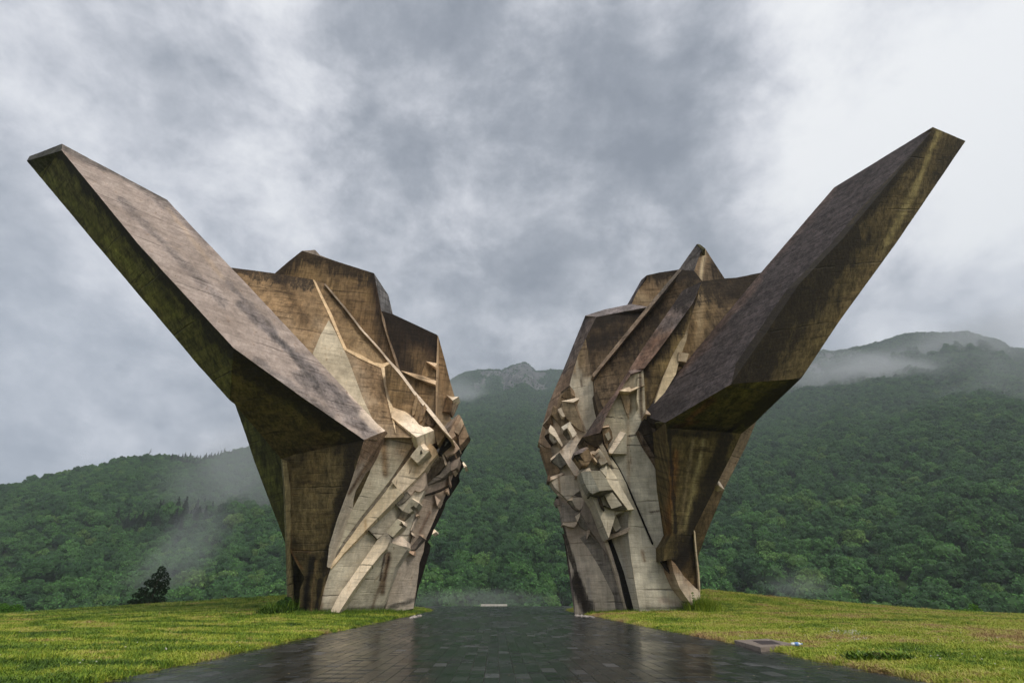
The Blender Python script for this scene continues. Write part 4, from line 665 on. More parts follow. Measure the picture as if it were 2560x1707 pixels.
B('E',[(1549,978),(1577,980),(1575,1010),(1572,1046),(1560,1015)],(-.3,-.93,-.2),(.30,.235,.16),out=.2)
B('E',[(1595,935),(1603,932),(1606,962),(1600,968),(1597,1020),(1592,1000)],(-.1,-.98,0),(.40,.36,.28),out=.1)
B('GL',[(1511,1235),(1530.7,1228),(1533,1231),(1514,1240)],(-.2,-.45,.85),(.44,.40,.34),out=.75,name='ledge',L=.1)
B('G0',[(1511,1236),(1531,1230),(1543,1246),(1555.6,1263),(1540,1268),(1529,1270.6),(1520,1255)],(0,-.99,-.05),(.375,.36,.31),out=.5)
B('G0',[(1529,1271),(1555,1263),(1568,1272),(1545,1277),(1515,1268),(1510,1262)],(-.1,-.5,-.85),(.21,.19,.15),out=.35)
B('G0',[(1494,1240),(1500,1238),(1508,1262),(1512,1275),(1504,1268)],(-.4,-.9,0),(.05,.035,.02),out=.3,L=.08)
B('GL',[(1515.8,1291),(1522,1289),(1528,1297),(1526,1301)],(-.3,-.5,.8),(.58,.50,.42),out=.75,name='ledge',L=.08)
B('GL',[(1527,1287),(1539,1284.7),(1546,1300),(1552,1318),(1545,1325),(1539,1328),(1532,1315),(1526,1303)],(-.05,-.98,-.1),(.38,.36,.32),out=.7)
B('GL',[(1514,1293),(1526,1303),(1533,1316),(1539,1329),(1530,1325),(1520,1307)],(-.5,-.6,-.6),(.19,.17,.14),out=.5)
B('GL',[(1521.6,1347.7),(1523,1340),(1527.4,1335),(1545,1330),(1560,1322),(1569.7,1318),(1575,1319),(1572,1326),(1566,1332),(1545,1340)],(-.1,-.45,.88),(.50,.43,.37),out=.45,name='ledge')
# ------------------------------------------------------------------ hills
RIDGE = [(-2600, 1230, 700), (-1200, 1180, 700), (-500, 1235, 650), (0, 1223, 620), (39, 1218, 620), (89, 1205, 630), (136, 1195, 640), (193, 1180, 640), (229, 1176, 650), (264, 1163, 650), (300, 1153, 660), (332, 1147, 670),
 (407, 1146, 680), (500, 1151, 700), (550, 1140, 720), (625, 1120, 760), (720, 1080, 850), (850, 1030, 1000), (1000, 985, 1250), (1129, 951, 1500), (1150, 938, 1550), (1171, 930, 1600), (1201, 927, 1600), (1256, 928, 1600), (1277, 917, 1620),
 (1292, 913, 1620), (1306, 908, 1620), (1314, 908, 1620), (1323, 914, 1620), (1332, 923, 1620), (1342, 931, 1620), (1373, 927, 1620), (1405, 927, 1620), (1500, 915, 1600), (1700, 930, 1500), (1900, 905, 1400), (2057, 877, 1350), (2088, 883, 1350), (2134, 871, 1350), (2169, 866, 1340),
 (2210, 855, 1340), (2250, 843, 1330), (2276, 838, 1330), (2348, 837, 1320), (2404, 832, 1320), (2455, 843, 1320), (2496, 855, 1320), (2532, 875, 1320), (2560, 878, 1320), (2800, 850, 1320), (3400, 950, 1300), (5000, 1100, 1200)]
raz, rtan, rdc = [], [], []
for px, py, dc in RIDGE:
    r = ray(px, py); raz.append(math.atan2(r.x, r.y)); rtan.append(r.z/math.hypot(r.x, r.y)); rdc.append(dc)
raz, rtan, rdc = map(np.array, (raz, rtan, rdc))
D0, ZB = 135.0, -26.0
def hill(az, D):
    """height of the hillside at azimuth az, distance D from the eye"""
    az = np.asarray(az, float); D = np.asarray(D, float)
    dc = np.interp(az, raz, rdc); tn = np.interp(az, raz, rtan); zc = EYE+tn*dc
    t = (D-D0)/(dc-D0); tc_ = np.clip(t, 0, 1)
    steep = smooth(-0.35, -0.05, az)
    g = tc_**1.22
    g2 = 0.83*tc_**1.1/(0.86**1.1)
    cl = np.where(tc_ < 0.86, g2, 0.83+0.17*smooth(0.86, 1.0, tc_))
    g = g*(1-steep*0.5)+cl*steep*0.5
    z = ZB+(zc-ZB)*g
    x, y = D*np.sin(az), D*np.cos(az)
    env = np.clip(tc_*(1-tc_)*4, 0, 1)
    gull = np.abs(fbm(az*14+fbm(x/300, y/300, 2, 31)*0.8, D/900, 3, 40))
    z = z+env*(fbm(x/190, y/190, 4, 21)*26*(0.35+tc_)-gull*36*tc_)+env*fbm(x/45, y/45, 3, 23)*6
    cliff = smooth(0.72, 0.86, tc_)*steep
    z = z+cliff*fbm(az*70, D/110, 4, 50)*30*np.clip((1.0-tc_)*7, 0.10, 1)
    back = np.maximum(t-1, 0)*(dc-D0)
    return z-back*0.55
NA, ND = 700, 240
azs = np.linspace(math.radians(-75), math.radians(75), NA)
ts = np.concatenate([np.linspace(0, 1, ND-6), 1+np.array([.01, .03, .06, .1, .16, .24])])
AZ, T = np.meshgrid(azs, ts); DC = np.interp(AZ, raz, rdc); DD = D0+(DC-D0)*T; ZZ = np.maximum(hill(AZ, DD), -48)
ZZ[0] -= 14
idx = np.arange(NA*ND).reshape(ND, NA)
hf = np.stack([idx[:-1, :-1], idx[:-1, 1:], idx[1:, 1:], idx[1:, :-1]], -1).reshape(-1, 4)
m = NT('hillside_ground'); pos = m.geo(); nrm = m.new('ShaderNodeSeparateXYZ'); m.put(nrm.inputs[0], m.geo('True Normal'))
rk = m.noise(m.mapping(pos, (0.05, 0.05, 0.012)), 1.0, 8, 0.65, 0.5); rk2 = m.noise(pos, 0.12, 6, 0.7)
green = m.ramp(rk2, [(0.3, (0.018, 0.040, 0.012)), (0.7, (0.05, 0.095, 0.028))])
rock = m.ramp(rk, [(0.35, (0.05, 0.055, 0.05)), (0.5, (0.08, 0.08, 0.078)), (0.65, (0.155, 0.15, 0.145))])
rm = m.math('MULTIPLY', m.attr('rock', 'Fac'), 1.0)
f = m.range(m.math('ADD', rm, m.math('MULTIPLY', m.math('SUBTRACT', rk, 0.5), 1.2)), 0.48, 0.60)
MAT_HILL = m.out(m.mix(f, green, rock), 0.95, m.bump(rk, 1.0, 4.0), 0.1)
HV = np.stack([DD*np.sin(AZ), DD*np.cos(AZ), ZZ], -1)
hills = mesh_obj('hills', HV.reshape(-1, 3), hf, MAT_HILL, smooth=True); tag(hills, kind='structure')
def rockiness(az, D):
    dc = np.interp(az, raz, rdc); t = (D-D0)/(dc-D0)
    r = smooth(0.70, 0.80, t)*smooth(-0.25, -0.02, az)*smooth(1.01, 0.96, t)
    r2 = np.exp(-((np.degrees(az)-1.4)/2.4)**2)*smooth(0.62, 0.70, t)         # bare face below the central summit
    return np.clip(r*(0.35+0.75*fbm(az*30, D/120, 3, 61))+0.42*r2, 0, 1)
ra = hills.data.attributes.new('rock', 'FLOAT', 'POINT'); ra.data.foreach_set('value', rockiness(AZ, DD).ravel().astype('f'))

# ------------------------------------------------------------------ leaves and tree crowns
def leaf_mat(name, lo, hi, yel, rnd=0.5, trans=0.25):
    m = NT(name); oi = m.new('ShaderNodeObjectInfo'); pos = m.geo(); sh = m.attr('shade', 'Fac')
    big = m.noise(pos, 0.012, 4, 0.6); f = m.math('ADD', m.math('MULTIPLY', oi.outputs['Random'], rnd), m.math('MULTIPLY', big, 1-rnd))
    col = m.ramp(f, [(0.15, lo), (0.5, tuple((a+b)/2 for a, b in zip(lo, hi))), (0.75, hi), (0.95, yel)])
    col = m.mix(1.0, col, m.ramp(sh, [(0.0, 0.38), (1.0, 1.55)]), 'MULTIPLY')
    return m.out(col, 0.75, None, 0.25)
MAT_LEAF = leaf_mat('broadleaf_foliage', (0.022, 0.074, 0.022), (0.080, 0.205, 0.044), (0.21, 0.29, 0.06), 0.62)
MAT_PINE = leaf_mat('pine_foliage', (0.006, 0.016, 0.006), (0.012, 0.030, 0.010), (0.02, 0.04, 0.014))
MAT_BUSH = leaf_mat('bright_bush_foliage', (0.06, 0.16, 0.012), (0.11, 0.25, 0.02), (0.16, 0.28, 0.03))
m = NT('bark'); pos = m.geo(); n_ = m.noise(m.mapping(pos, (6, 6, 1)), 1.0, 5); MAT_BARK = m.out(m.ramp(n_, [(0.3, (0.035, 0.028, 0.022)), (0.7, (0.14, 0.12, 0.10))]), 0.9, m.bump(n_, 0.6, 0.03), 0.1)
def leaf_cloud(lobes, n, size, rng, flat=0.0, dist='shell'):
    """n leaf-clump quads spread over the outer part of the lobes (centre, radius xyz)"""
    w = np.array([l[1][0]*l[1][1] for l in lobes]); pick = rng.choice(len(lobes), n, p=w/w.sum())
    c = np.array([l[0] for l in lobes])[pick]; r = np.array([l[1] for l in lobes])[pick]
    d = rng.normal(size=(n, 3)); d[:, 2] = d[:, 2]*0.8+0.25; d /= np.linalg.norm(d, axis=1)[:, None]
    rad = 1-np.abs(rng.normal(0, 0.16, n)); p = c+d*r*rad[:, None]
    nn = d*0.8+rng.normal(0, 0.55, (n, 3)); nn[:, 2] += 0.35; nn /= np.linalg.norm(nn, axis=1)[:, None]
    a = np.cross(nn, rng.normal(size=(n, 3))); a /= np.linalg.norm(a, axis=1)[:, None]; b = np.cross(nn, a)
    s = size*(0.6+0.8*rng.random(n))[:, None]; bend = nn*s*0.25
    q = np.stack([p-a*s-bend, p-b*s*0.6, p+a*s-bend, p+b*s*0.6], 1).reshape(-1, 3)
    f = np.arange(4*n).reshape(n, 4)
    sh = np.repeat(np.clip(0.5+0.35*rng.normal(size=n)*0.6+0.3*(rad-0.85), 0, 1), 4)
    return q, f, sh
def set_shade(me, sh):
    a = me.attributes.new('shade', 'FLOAT', 'POINT'); a.data.foreach_set('value', np.asarray(sh, 'f'))
def ico(c, r, sub=1, seed=0, amp=0.12):
    bm = bmesh.new(); bmesh.ops.create_icosphere(bm, subdivisions=sub, radius=1.0)
    V = [(c[0]+v.co.x*r[0]*(1+amp*mnoise.noise(v.co*2+Vector((seed, 0, 0)))), c[1]+v.co.y*r[1]*(1+amp*mnoise.noise(v.co*2+Vector((0, seed, 0)))), c[2]+v.co.z*r[2]) for v in bm.verts]
    F = [tuple(v.index for v in f.verts) for f in bm.faces]; bm.free(); return V, F
def crown_mesh(name, seed, R=4.6, H=8.5, conifer=False):
    rng = np.random.default_rng(seed); lobes = []
    if conifer:
        for k in range(9):
            z = 2+k*1.15; r = 2.3*(1-k/10); lobes.append(((rng.normal()*.15, rng.normal()*.15, z), (r, r, 0.75)))
    else:
        lobes.append(((0, 0, H*0.50), (R*0.72, R*0.72, H*0.36)))
        for k in range(13):
            a = rng.random()*6.28; e = rng.random(); rr = R*(0.72-0.35*e); r = R*rng.uniform(0.28, 0.42)
            lobes.append(((math.cos(a)*rr, math.sin(a)*rr, H*(0.36+0.46*e)), (r, r, r*0.85)))
    q, f, sh = leaf_cloud(lobes, 900, 0.36, rng)
    V = [tuple(v) for v in q]; F = [tuple(x) for x in f]; S = list(sh)
    for l in lobes:
        v, ff = ico(l[0], tuple(0.86*x for x in l[1]), 1, seed); o = len(V); V += v; F += [tuple(i+o for i in x) for x in ff]; S += [0.12]*len(v)  # lobe cores coloured dark for the shade inside the crown
    nf = len(F)
    o = len(V); k = 6                                        # trunk
    for z, r in ((-3.0, 0.32), (H*0.5, 0.16)):
        V += [(math.cos(i/k*6.283)*r, math.sin(i/k*6.283)*r, z) for i in range(k)]; S += [0.5]*k
    F += [(o+i, o+(i+1) % k, o+k+(i+1) % k, o+k+i) for i in range(k)]
    me = bpy.data.meshes.new(name); me.from_pydata(V, [], F); me.materials.append(MAT_PINE if conifer else MAT_LEAF); me.materials.append(MAT_BARK)
    mi = np.zeros(len(F), int); mi[nf:] = 1; me.polygons.foreach_set('material_index', mi); set_shade(me, S); me.update(); return me
CROWNS = [crown_mesh('broadleaf_crown', 100+i, R=4.2+0.25*i, H=8.0+0.5*i) for i in range(6)]+[crown_mesh('conifer_crown', 120, conifer=True)]
def scatter_points(name, P_, scale, rot, idx, coll, tone=None, mats=None, kind='stuff', label=None, tilt=None, normal_z=1.0):
    me = bpy.data.meshes.new(name); me.from_pydata(P_.tolist(), [], [])
    for nm, arr, ty in (('scl', scale, 'FLOAT'), ('idx', idx, 'INT')):
        a = me.attributes.new(nm, ty, 'POINT'); a.data.foreach_set('value', arr.astype('i' if ty == 'INT' else 'f'))
    a = me.attributes.new('rot', 'FLOAT_VECTOR', 'POINT'); a.data.foreach_set('vector', rot.astype('f').ravel())
    if tone is not None: a = me.attributes.new('tone', 'FLOAT', 'POINT'); a.data.foreach_set('value', tone.astype('f'))
    o = link(bpy.data.objects.new(name, me)); tag(o, label, kind=kind)
    ng = bpy.data.node_groups.new(name, 'GeometryNodeTree'); ng.interface.new_socket('Geometry', in_out='INPUT', socket_type='NodeSocketGeometry'); ng.interface.new_socket('Geometry', in_out='OUTPUT', socket_type='NodeSocketGeometry')
    N, Lk = ng.nodes, ng.links; gi = N.new('NodeGroupInput'); go = N.new('NodeGroupOutput')
    ci = N.new('GeometryNodeCollectionInfo'); ci.inputs['Collection'].default_value = coll; ci.inputs['Separate Children'].default_value = True; ci.inputs['Reset Children'].default_value = True
    ip = N.new('GeometryNodeInstanceOnPoints'); ip.inputs['Pick Instance'].default_value = True
    def na(nm, ty):
        n = N.new('GeometryNodeInputNamedAttribute'); n.data_type = ty; n.inputs['Name'].default_value = nm; return n.outputs['Attribute']
    Lk.new(gi.outputs[0], ip.inputs['Points']); Lk.new(ci.outputs[0], ip.inputs['Instance']); Lk.new(na('idx', 'INT'), ip.inputs['Instance Index'])
    e2r = N.new('FunctionNodeEulerToRotation'); Lk.new(na('rot', 'FLOAT_VECTOR'), e2r.inputs[0]); Lk.new(e2r.outputs[0], ip.inputs['Rotation']); Lk.new(na('scl', 'FLOAT'), ip.inputs['Scale'])
    Lk.new(ip.outputs[0], go.inputs[0]); md = o.modifiers.new('scatter', 'NODES'); md.node_group = ng; return o
def proto_coll(name, meshes):
    c = bpy.data.collections.new(name)
    for i, me in enumerate(meshes): c.objects.link(bpy.data.objects.new('%s_%02d' % (name, i), me))
    return c
FC = proto_coll('crown', CROWNS)
def forest():
    rng = np.random.default_rng(3); n = 620000
    az = rng.uniform(math.radians(-56), math.radians(57), n); dc = np.interp(az, raz, rdc)
    D = np.sqrt(rng.random(n)*((dc*1.01)**2-(D0+12)**2)+(D0+12)**2)
    # thin to an even spacing that widens with distance
    sc0 = np.interp(D, [160, 350, 650, 1300], [1.0, .78, .55, .50]); cellsz = 7.4*sc0; x, y = D*np.sin(az), D*np.cos(az)
    key = np.round(x/cellsz).astype(int)*100003+np.round(y/cellsz).astype(int); _, fi = np.unique(key, return_index=True)
    az, D, x, y = az[fi], D[fi], x[fi], y[fi]
    rk_ = rockiness(az, D); keep = rng.random(len(az)) > smooth(0.35, 0.6, rk_)*0.93
    az, D, x, y = az[keep], D[keep], x[keep], y[keep]
    z = hill(az, D); n = len(az)
    sc_ = np.clip(rng.normal(1.0, 0.30, n), 0.5, 1.9)*np.interp(D, [160, 350, 650, 1300], [1.0, .78, .55, .52])
    con = (fbm(x/70, y/70, 2, 77) > 0.50) & (az < -0.2)
    idx_ = np.where(con & (rng.random(n) < 0.7), 6, rng.integers(0, 6, n))
    rot_ = np.stack([rng.normal(0, .08, n), rng.normal(0, .08, n), rng.random(n)*6.28], 1)
    return np.stack([x, y, z-0.8], 1), sc_, rot_, idx_, D, az
fp_, fs_, fr_, fi_, fd_, fa_ = forest()
order = np.argsort(fd_/fs_); vis = []
cp, sp = math.cos(PITCH), math.sin(PITCH)
for i in order:
    x, y, z = fp_[i]; z += 6*fs_[i]; dep = y*cp+(z-EYE)*sp; U = 1280+FPX*x/dep; Vv = 853.5-FPX*((z-EYE)*cp-y*sp)/dep
    rowc = np.interp(U, CREST[:, 0], CREST[:, 1])
    if -20 < U < 2580 and Vv < rowc+8 and not (720 < U < 1010) and not (1480 < U < 1735): vis.append(i)
    if len(vis) >= 290: break
mask = np.ones(len(fp_), bool); mask[vis] = False
ZONES = [(150, 'at the far left edge of the view'), (330, 'left of the lone dark pine'), (430, 'behind the lone dark pine'), (560, 'right of the lone dark pine'), (720, 'close beside the left monument half'),
         (1100, 'right beside the left half'), (1180, 'left of the pale kerb beyond the path'), (1290, 'above the pale kerb beyond the path'), (1390, 'right of the pale kerb beyond the path'), (1480, 'left beside the right half'),
         (1850, 'close beside the outer foot of the right half'), (2000, 'above the inspection cover on the right'), (2180, 'above the turf clod on the right'), (2360, 'left of the bright bush far right'), (2480, 'behind the bright bush far right'), (9999, 'at the far right edge of the view')]
SZ = fs_[vis]; q1_, q2_ = np.quantile(SZ, [.33, .67])
for i in vis:
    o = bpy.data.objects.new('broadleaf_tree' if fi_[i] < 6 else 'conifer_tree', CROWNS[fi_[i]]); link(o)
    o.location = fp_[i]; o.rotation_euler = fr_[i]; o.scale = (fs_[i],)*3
    x, y, z = fp_[i]; z += 6*fs_[i]; dep = y*cp+(z-EYE)*sp; U = 1280+FPX*x/dep
    zone = next(t for lim_, t in ZONES if U < lim_)
    size = 'small' if fs_[i] < q1_ else ('large' if fs_[i] > q2_ else 'middle sized')
    rowt = 'foremost row' if fd_[i] < 165 else ('second row' if fd_[i] < 185 else 'rear rows')
    lab = '%s %s, %s, %s' % (size, 'round tree' if fi_[i] < 6 else 'dark conifer', rowt, zone)
    tag(o, lab, 'tree', 'nearest trees of the forest')
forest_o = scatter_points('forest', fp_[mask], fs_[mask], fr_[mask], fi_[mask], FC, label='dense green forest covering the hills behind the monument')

# ------------------------------------------------------------------ air and mist
def box_obj(name, lo, hi, mat):
    v = [(x, y, z) for x in (lo[0], hi[0]) for y in (lo[1], hi[1]) for z in (lo[2], hi[2])]
    f = [(0, 1, 3, 2), (4, 6, 7, 5), (0, 4, 5, 1), (2, 3, 7, 6), (0, 2, 6, 4), (1, 5, 7, 3)]
    return mesh_obj(name, v, f, mat)
mh = bpy.data.materials.new('haze_air'); mh.use_nodes = True; nn_ = mh.node_tree.nodes; nn_.clear()
pv = nn_.new('ShaderNodeVolumePrincipled'); pv.inputs['Color'].default_value = (0.80, 0.88, 0.97, 1); pv.inputs['Density'].default_value = 0.00027; pv.inputs['Anisotropy'].default_value = 0.1
oo = nn_.new('ShaderNodeOutputMaterial'); mh.node_tree.links.new(pv.outputs[0], oo.inputs['Volume'])
hz = box_obj('haze', (-2300, -400, -110), (2300, 2250, 1180), mh); tag(hz, 'thin pale air haze over the valley', kind='stuff')
def mist_mat(dens, seed, nscale, thr):
    m = NT('mist'); tc_ = m.new('ShaderNodeTexCoord'); ob = tc_.outputs['Object']
    ln = m.new('ShaderNodeVectorMath', operation='LENGTH'); m.put(ln.inputs[0], ob)
    fall = m.range(ln.outputs['Value'], 1.0, 0.15, 0, 1, True)
    ns = m.noise(m.mapping(ob, (nscale, nscale, nscale*0.9), (seed, seed*2.1, 0)), 1.0, 5, 0.62, 0.6)
    d = m.math('MULTIPLY', m.range(m.math('ADD', ns, m.math('MULTIPLY', fall, 0.22)), thr, thr+0.30, 0, 1, True), fall)
    p_ = m.new('ShaderNodeVolumePrincipled'); p_.inputs['Color'].default_value = (0.93, 0.95, 0.98, 1); m.put(p_.inputs['Density'], m.math('MULTIPLY', d, dens)); p_.inputs['Anisotropy'].default_value = 0.2
    o = m.new('ShaderNodeOutputMaterial'); m.l.new(p_.outputs[0], o.inputs['Volume']); return m.m
def mist(px, py, D, size, rotz, dens, seed, label, nscale=1.6, thr=0.50, roty=0):
    r = ray(px, py); r = r/math.hypot(r.x, r.y)
    o = box_obj('mist', (-1, -1, -1), (1, 1, 1), mist_mat(dens, seed, nscale, thr)); o.location = Vector((0, 0, EYE))+r*D; o.scale = size
    o.rotation_euler = (0, roty, math.radians(rotz)-math.atan2(r.x, r.y)); tag(o, label, kind='stuff')
mist(2180, 955, 1000, (240, 110, 82), 0, 0.019, 1.3, 'white cloud wisps hanging on the right mountain', 1.7, 0.46, math.radians(14))
mist(2450, 850, 1160, (260, 120, 80), 0, 0.007, 7.7, 'low cloud over the right mountain summit', 1.5, 0.45)
mist(2510, 1010, 760, (120, 70, 120), 0, 0.007, 4.2, 'thin mist at the right edge of the slope', 1.5, 0.50)
mist(1150, 1000, 1150, (120, 90, 90), 0, 0.010, 3.1, 'thin mist in front of the central summit', 1.8, 0.46)
mist(585, 1190, 430, (70, 40, 66), 0, 0.015, 5.9, 'mist wisp rising over the left hill', 1.3, 0.44, math.radians(-35))
mist(465, 1370, 270, (24, 26, 50), 0, 0.012, 8.8, 'faint mist low on the left slope', 1.3, 0.45, math.radians(28))
mist(1190, 1498, 118, (26, 12, 3.2), 0, 0.02, 2.2, 'low steam beyond the end of the path', 2.0, 0.42)
mist(1990, 1465, 180, (16, 10, 7), 0, 0.02, 9.4, 'small mist puff over the trees on the right', 1.8, 0.46)
# ------------------------------------------------------------------ wet paved path
def path_edge(y):
    fl = np.clip((y-42)/22, 0, 1)*3.2
    return PATH_L+PATH_DX*y-fl, PATH_R+PATH_DX*y+fl
m = NT('path_bed'); pos = m.geo(); MAT_BED = m.out(m.ramp(m.noise(pos, 9, 5), [(0.3, (0.018, 0.019, 0.018)), (0.7, (0.045, 0.045, 0.04))]), 0.45, None, 0.5)
ys_ = [-40, 0, 10, 20, 30, 42, 50, 57, 64.5]
pvv, pff = [], []
for y in ys_:
    l, r = path_edge(y); pvv += [(l-0.02, y, -0.007), (r+0.02, y, -0.007)]
for i in range(len(ys_)-1): pff.append((2*i, 2*i+1, 2*i+3, 2*i+2))
po = mesh_obj('path', pvv, pff, MAT_BED); tag(po, kind='structure')
m = NT('wet_slate'); pos = m.geo(); sh = m.attr('shade', 'Fac'); grain = m.noise(pos, 22, 6, 0.65); pud = m.noise(m.mapping(pos, (1, 0.45, 1)), 0.55, 4, 0.55, 0.4); sc2 = m.noise(pos, 3.2, 5, 0.6)
col = m.ramp(sh, [(0.0, (0.010, 0.013, 0.012)), (0.45, (0.028, 0.031, 0.029)), (0.75, (0.056, 0.057, 0.057)), (1.0, (0.088, 0.088, 0.092))])
col = m.mix(1.0, col, m.ramp(grain, [(0.3, 0.75), (0.7, 1.25)]), 'MULTIPLY'); col = m.mix(1.0, col, m.ramp(sc2, [(0.3, 0.8), (0.7, 1.2)]), 'MULTIPLY')
wet = m.range(pud, 0.36, 0.58)
rough = m.math('ADD', m.math('MULTIPLY', wet, -0.14), m.math('ADD', 0.24, m.math('MULTIPLY', sh, 0.16)))
MAT_SLATE = m.out(col, rough, m.bump(m.math('ADD', m.math('MULTIPLY', grain, 0.5), sc2), 0.25, 0.006), 0.55)
TW, TL, GAP = 0.20, 0.40, 0.005
def tile_geo(w, l, rng):
    a = rng.normal(0, 0.006), rng.normal(0, 0.007); b = 0.004; hw, hl = w/2-GAP/2, l/2-GAP/2
    V = []
    for ins, z in ((0, -0.02), (0, -b), (b, 0)):
        for sx, sy in ((-1, -1), (1, -1), (1, 1), (-1, 1)):
            x, y = sx*(hw-ins), sy*(hl-ins); V.append((x, y, z+a[0]*x/hw*0.25+a[1]*y/hl*0.3))
    F = [(8, 9, 10, 11)]
    for k in (0, 4):
        for i in range(4): j = (i+1) % 4; F.append((k+i, k+j, k+4+j, k+4+i))
    return V, F
rngt = np.random.default_rng(5); tile_meshes = []
for k in range(14):
    V, F = tile_geo(TW, TL, rngt); me = bpy.data.meshes.new('paving_tile'); me.from_pydata(V, [], F); me.materials.append(MAT_SLATE)
    sh = [0.15, 0.25, 0.3, 0.35, 0.4, 0.4, 0.45, 0.5, 0.5, 0.55, 0.65, 0.75, 0.9, 1.0][k]; set_shade(me, [sh]*len(V)); tile_meshes.append(me)
wts = np.array([2, 3, 3, 3, 3, 3, 3, 3, 3, 2.5, 2, 1.2, .7, .35]); wts /= wts.sum()
cand = []
lean = math.atan(-PATH_DX)
for ci in range(-32, 34):
    off = rngt.choice([0, TL/2, TL/4])
    for ri in range(14, int(64.3/TL)):
        y = ri*TL+off; x = (ci+0.5)*TW+0.26+PATH_DX*y; l, r = path_edge(y)
        if x-TW/2 < l or x+TW/2 > r: continue
        dep = y*math.cos(PITCH)-EYE*math.sin(PITCH); U = 1280+FPX*x/dep; row = 853.5+FPX*(EYE*math.cos(PITCH)+y*math.sin(PITCH))/dep
        if y < 5.0: continue
        cand.append((y if (-30 < U < 2590 and row < 1716) else 1e3+y, x, y))
cand.sort(); near = cand[:298]; rest = cand[298:]
for _, x, y in near:
    o = link(bpy.data.objects.new('paving_tile', tile_meshes[rngt.choice(14, p=wts)]), po); o.location = (x, y, 0); o.rotation_euler = (0, 0, lean)
V_, F_, S_ = [], [], []
shv = [0.15, 0.25, 0.3, 0.35, 0.4, 0.4, 0.45, 0.5, 0.5, 0.55, 0.65, 0.75, 0.9, 1.0]
cl, sl_ = math.cos(lean), math.sin(lean)
for _, x, y in rest:
    v, f = tile_geo(TW, TL, rngt); o = len(V_); V_ += [(x+a*cl-b*sl_, y+a*sl_+b*cl, c) for a, b, c in v]; F_ += [tuple(i+o for i in q) for q in f]; S_ += [shv[rngt.choice(14, p=wts)]]*len(v)
to = mesh_obj('paving_tiles', V_, F_, MAT_SLATE, po); set_shade(to.data, S_); tag(to, kind='stuff')

# ------------------------------------------------------------------ grass
def blade_mesh(name, nb, h, spread, width, lay, seed, wild=0.0):
    rng = np.random.default_rng(seed); V, F, S = [], [], []
    for k in range(nb):
        a = rng.random()*6.28; r = spread*math.sqrt(rng.random()); bx, by = math.cos(a)*r, math.sin(a)*r
        hh = h*rng.uniform(0.5, 1.15); d = rng.random()*6.28; ln = lay*rng.uniform(0.5, 1.3)*hh; w = width*rng.uniform(0.6, 1.2)
        px_, py_ = -math.sin(d)*w/2, math.cos(d)*w/2; o = len(V)
        for t, ww in ((0, 1), (0.5, 0.85), (1.0, 0.12)):
            x = bx+math.cos(d)*ln*t*t; y = by+math.sin(d)*ln*t*t; z = hh*(t-0.25*lay*t*t)-0.01*(t == 0)
            V += [(x-px_*ww, y-py_*ww, z), (x+px_*ww, y+py_*ww, z)]
        F += [(o, o+1, o+3, o+2), (o+2, o+3, o+5, o+4)]; S += [rng.random()]*6
    me = bpy.data.meshes.new(name); me.from_pydata(V, [], F); me.materials.append(MAT_GRASS); set_shade(me, S); return me
m = NT('grass_blades'); tn = m.new('ShaderNodeAttribute', attribute_name='tone', attribute_type='INSTANCER').outputs['Fac']; sh = m.attr('shade', 'Fac')
f_ = m.math('ADD', tn, m.math('MULTIPLY', m.math('SUBTRACT', sh, 0.5), 0.30), clamp=True)
col = m.ramp(f_, [(0.0, (0.040, 0.085, 0.012)), (0.25, (0.13, 0.23, 0.018)), (0.5, (0.28, 0.355, 0.034)), (0.72, (0.42, 0.45, 0.06)), (0.88, (0.46, 0.40, 0.13)), (1.0, (0.36, 0.24, 0.11))])
MAT_GRASS = m.out(col, 0.6, None, 0.25)
TUFTS = [blade_mesh('tuft', 16, .05, .09, .008, .7, i) for i in range(3)]+[blade_mesh('hay', 16, .035, .12, .008, 3.2, 10+i) for i in range(3)]+[blade_mesh('tall', 16, .24, .10, .010, .45, 20+i) for i in range(2)]+[blade_mesh('weed', 18, .10, .12, .028, .9, 30+i) for i in range(2)]
GC = proto_coll('tuft', TUFTS)
def at_z0(px, py): r = ray(px, py); v = Vector((0, 0, EYE))+r*((0.09-EYE)/r.z); return (v.x, v.y)
def edge_dist(x, y):
    l, r = path_edge(y); return np.maximum(l-x, x-r)
BASES = [(-8.8, 29.6, -4.6, 40.0), (5.6, 31.4, 11.2, 32.0)]
def px_of(x, y, z):
    dep = y*cp+(z-EYE)*sp; return 1280+FPX*x/dep, 853.5-FPX*((z-EYE)*cp-y*sp)/dep
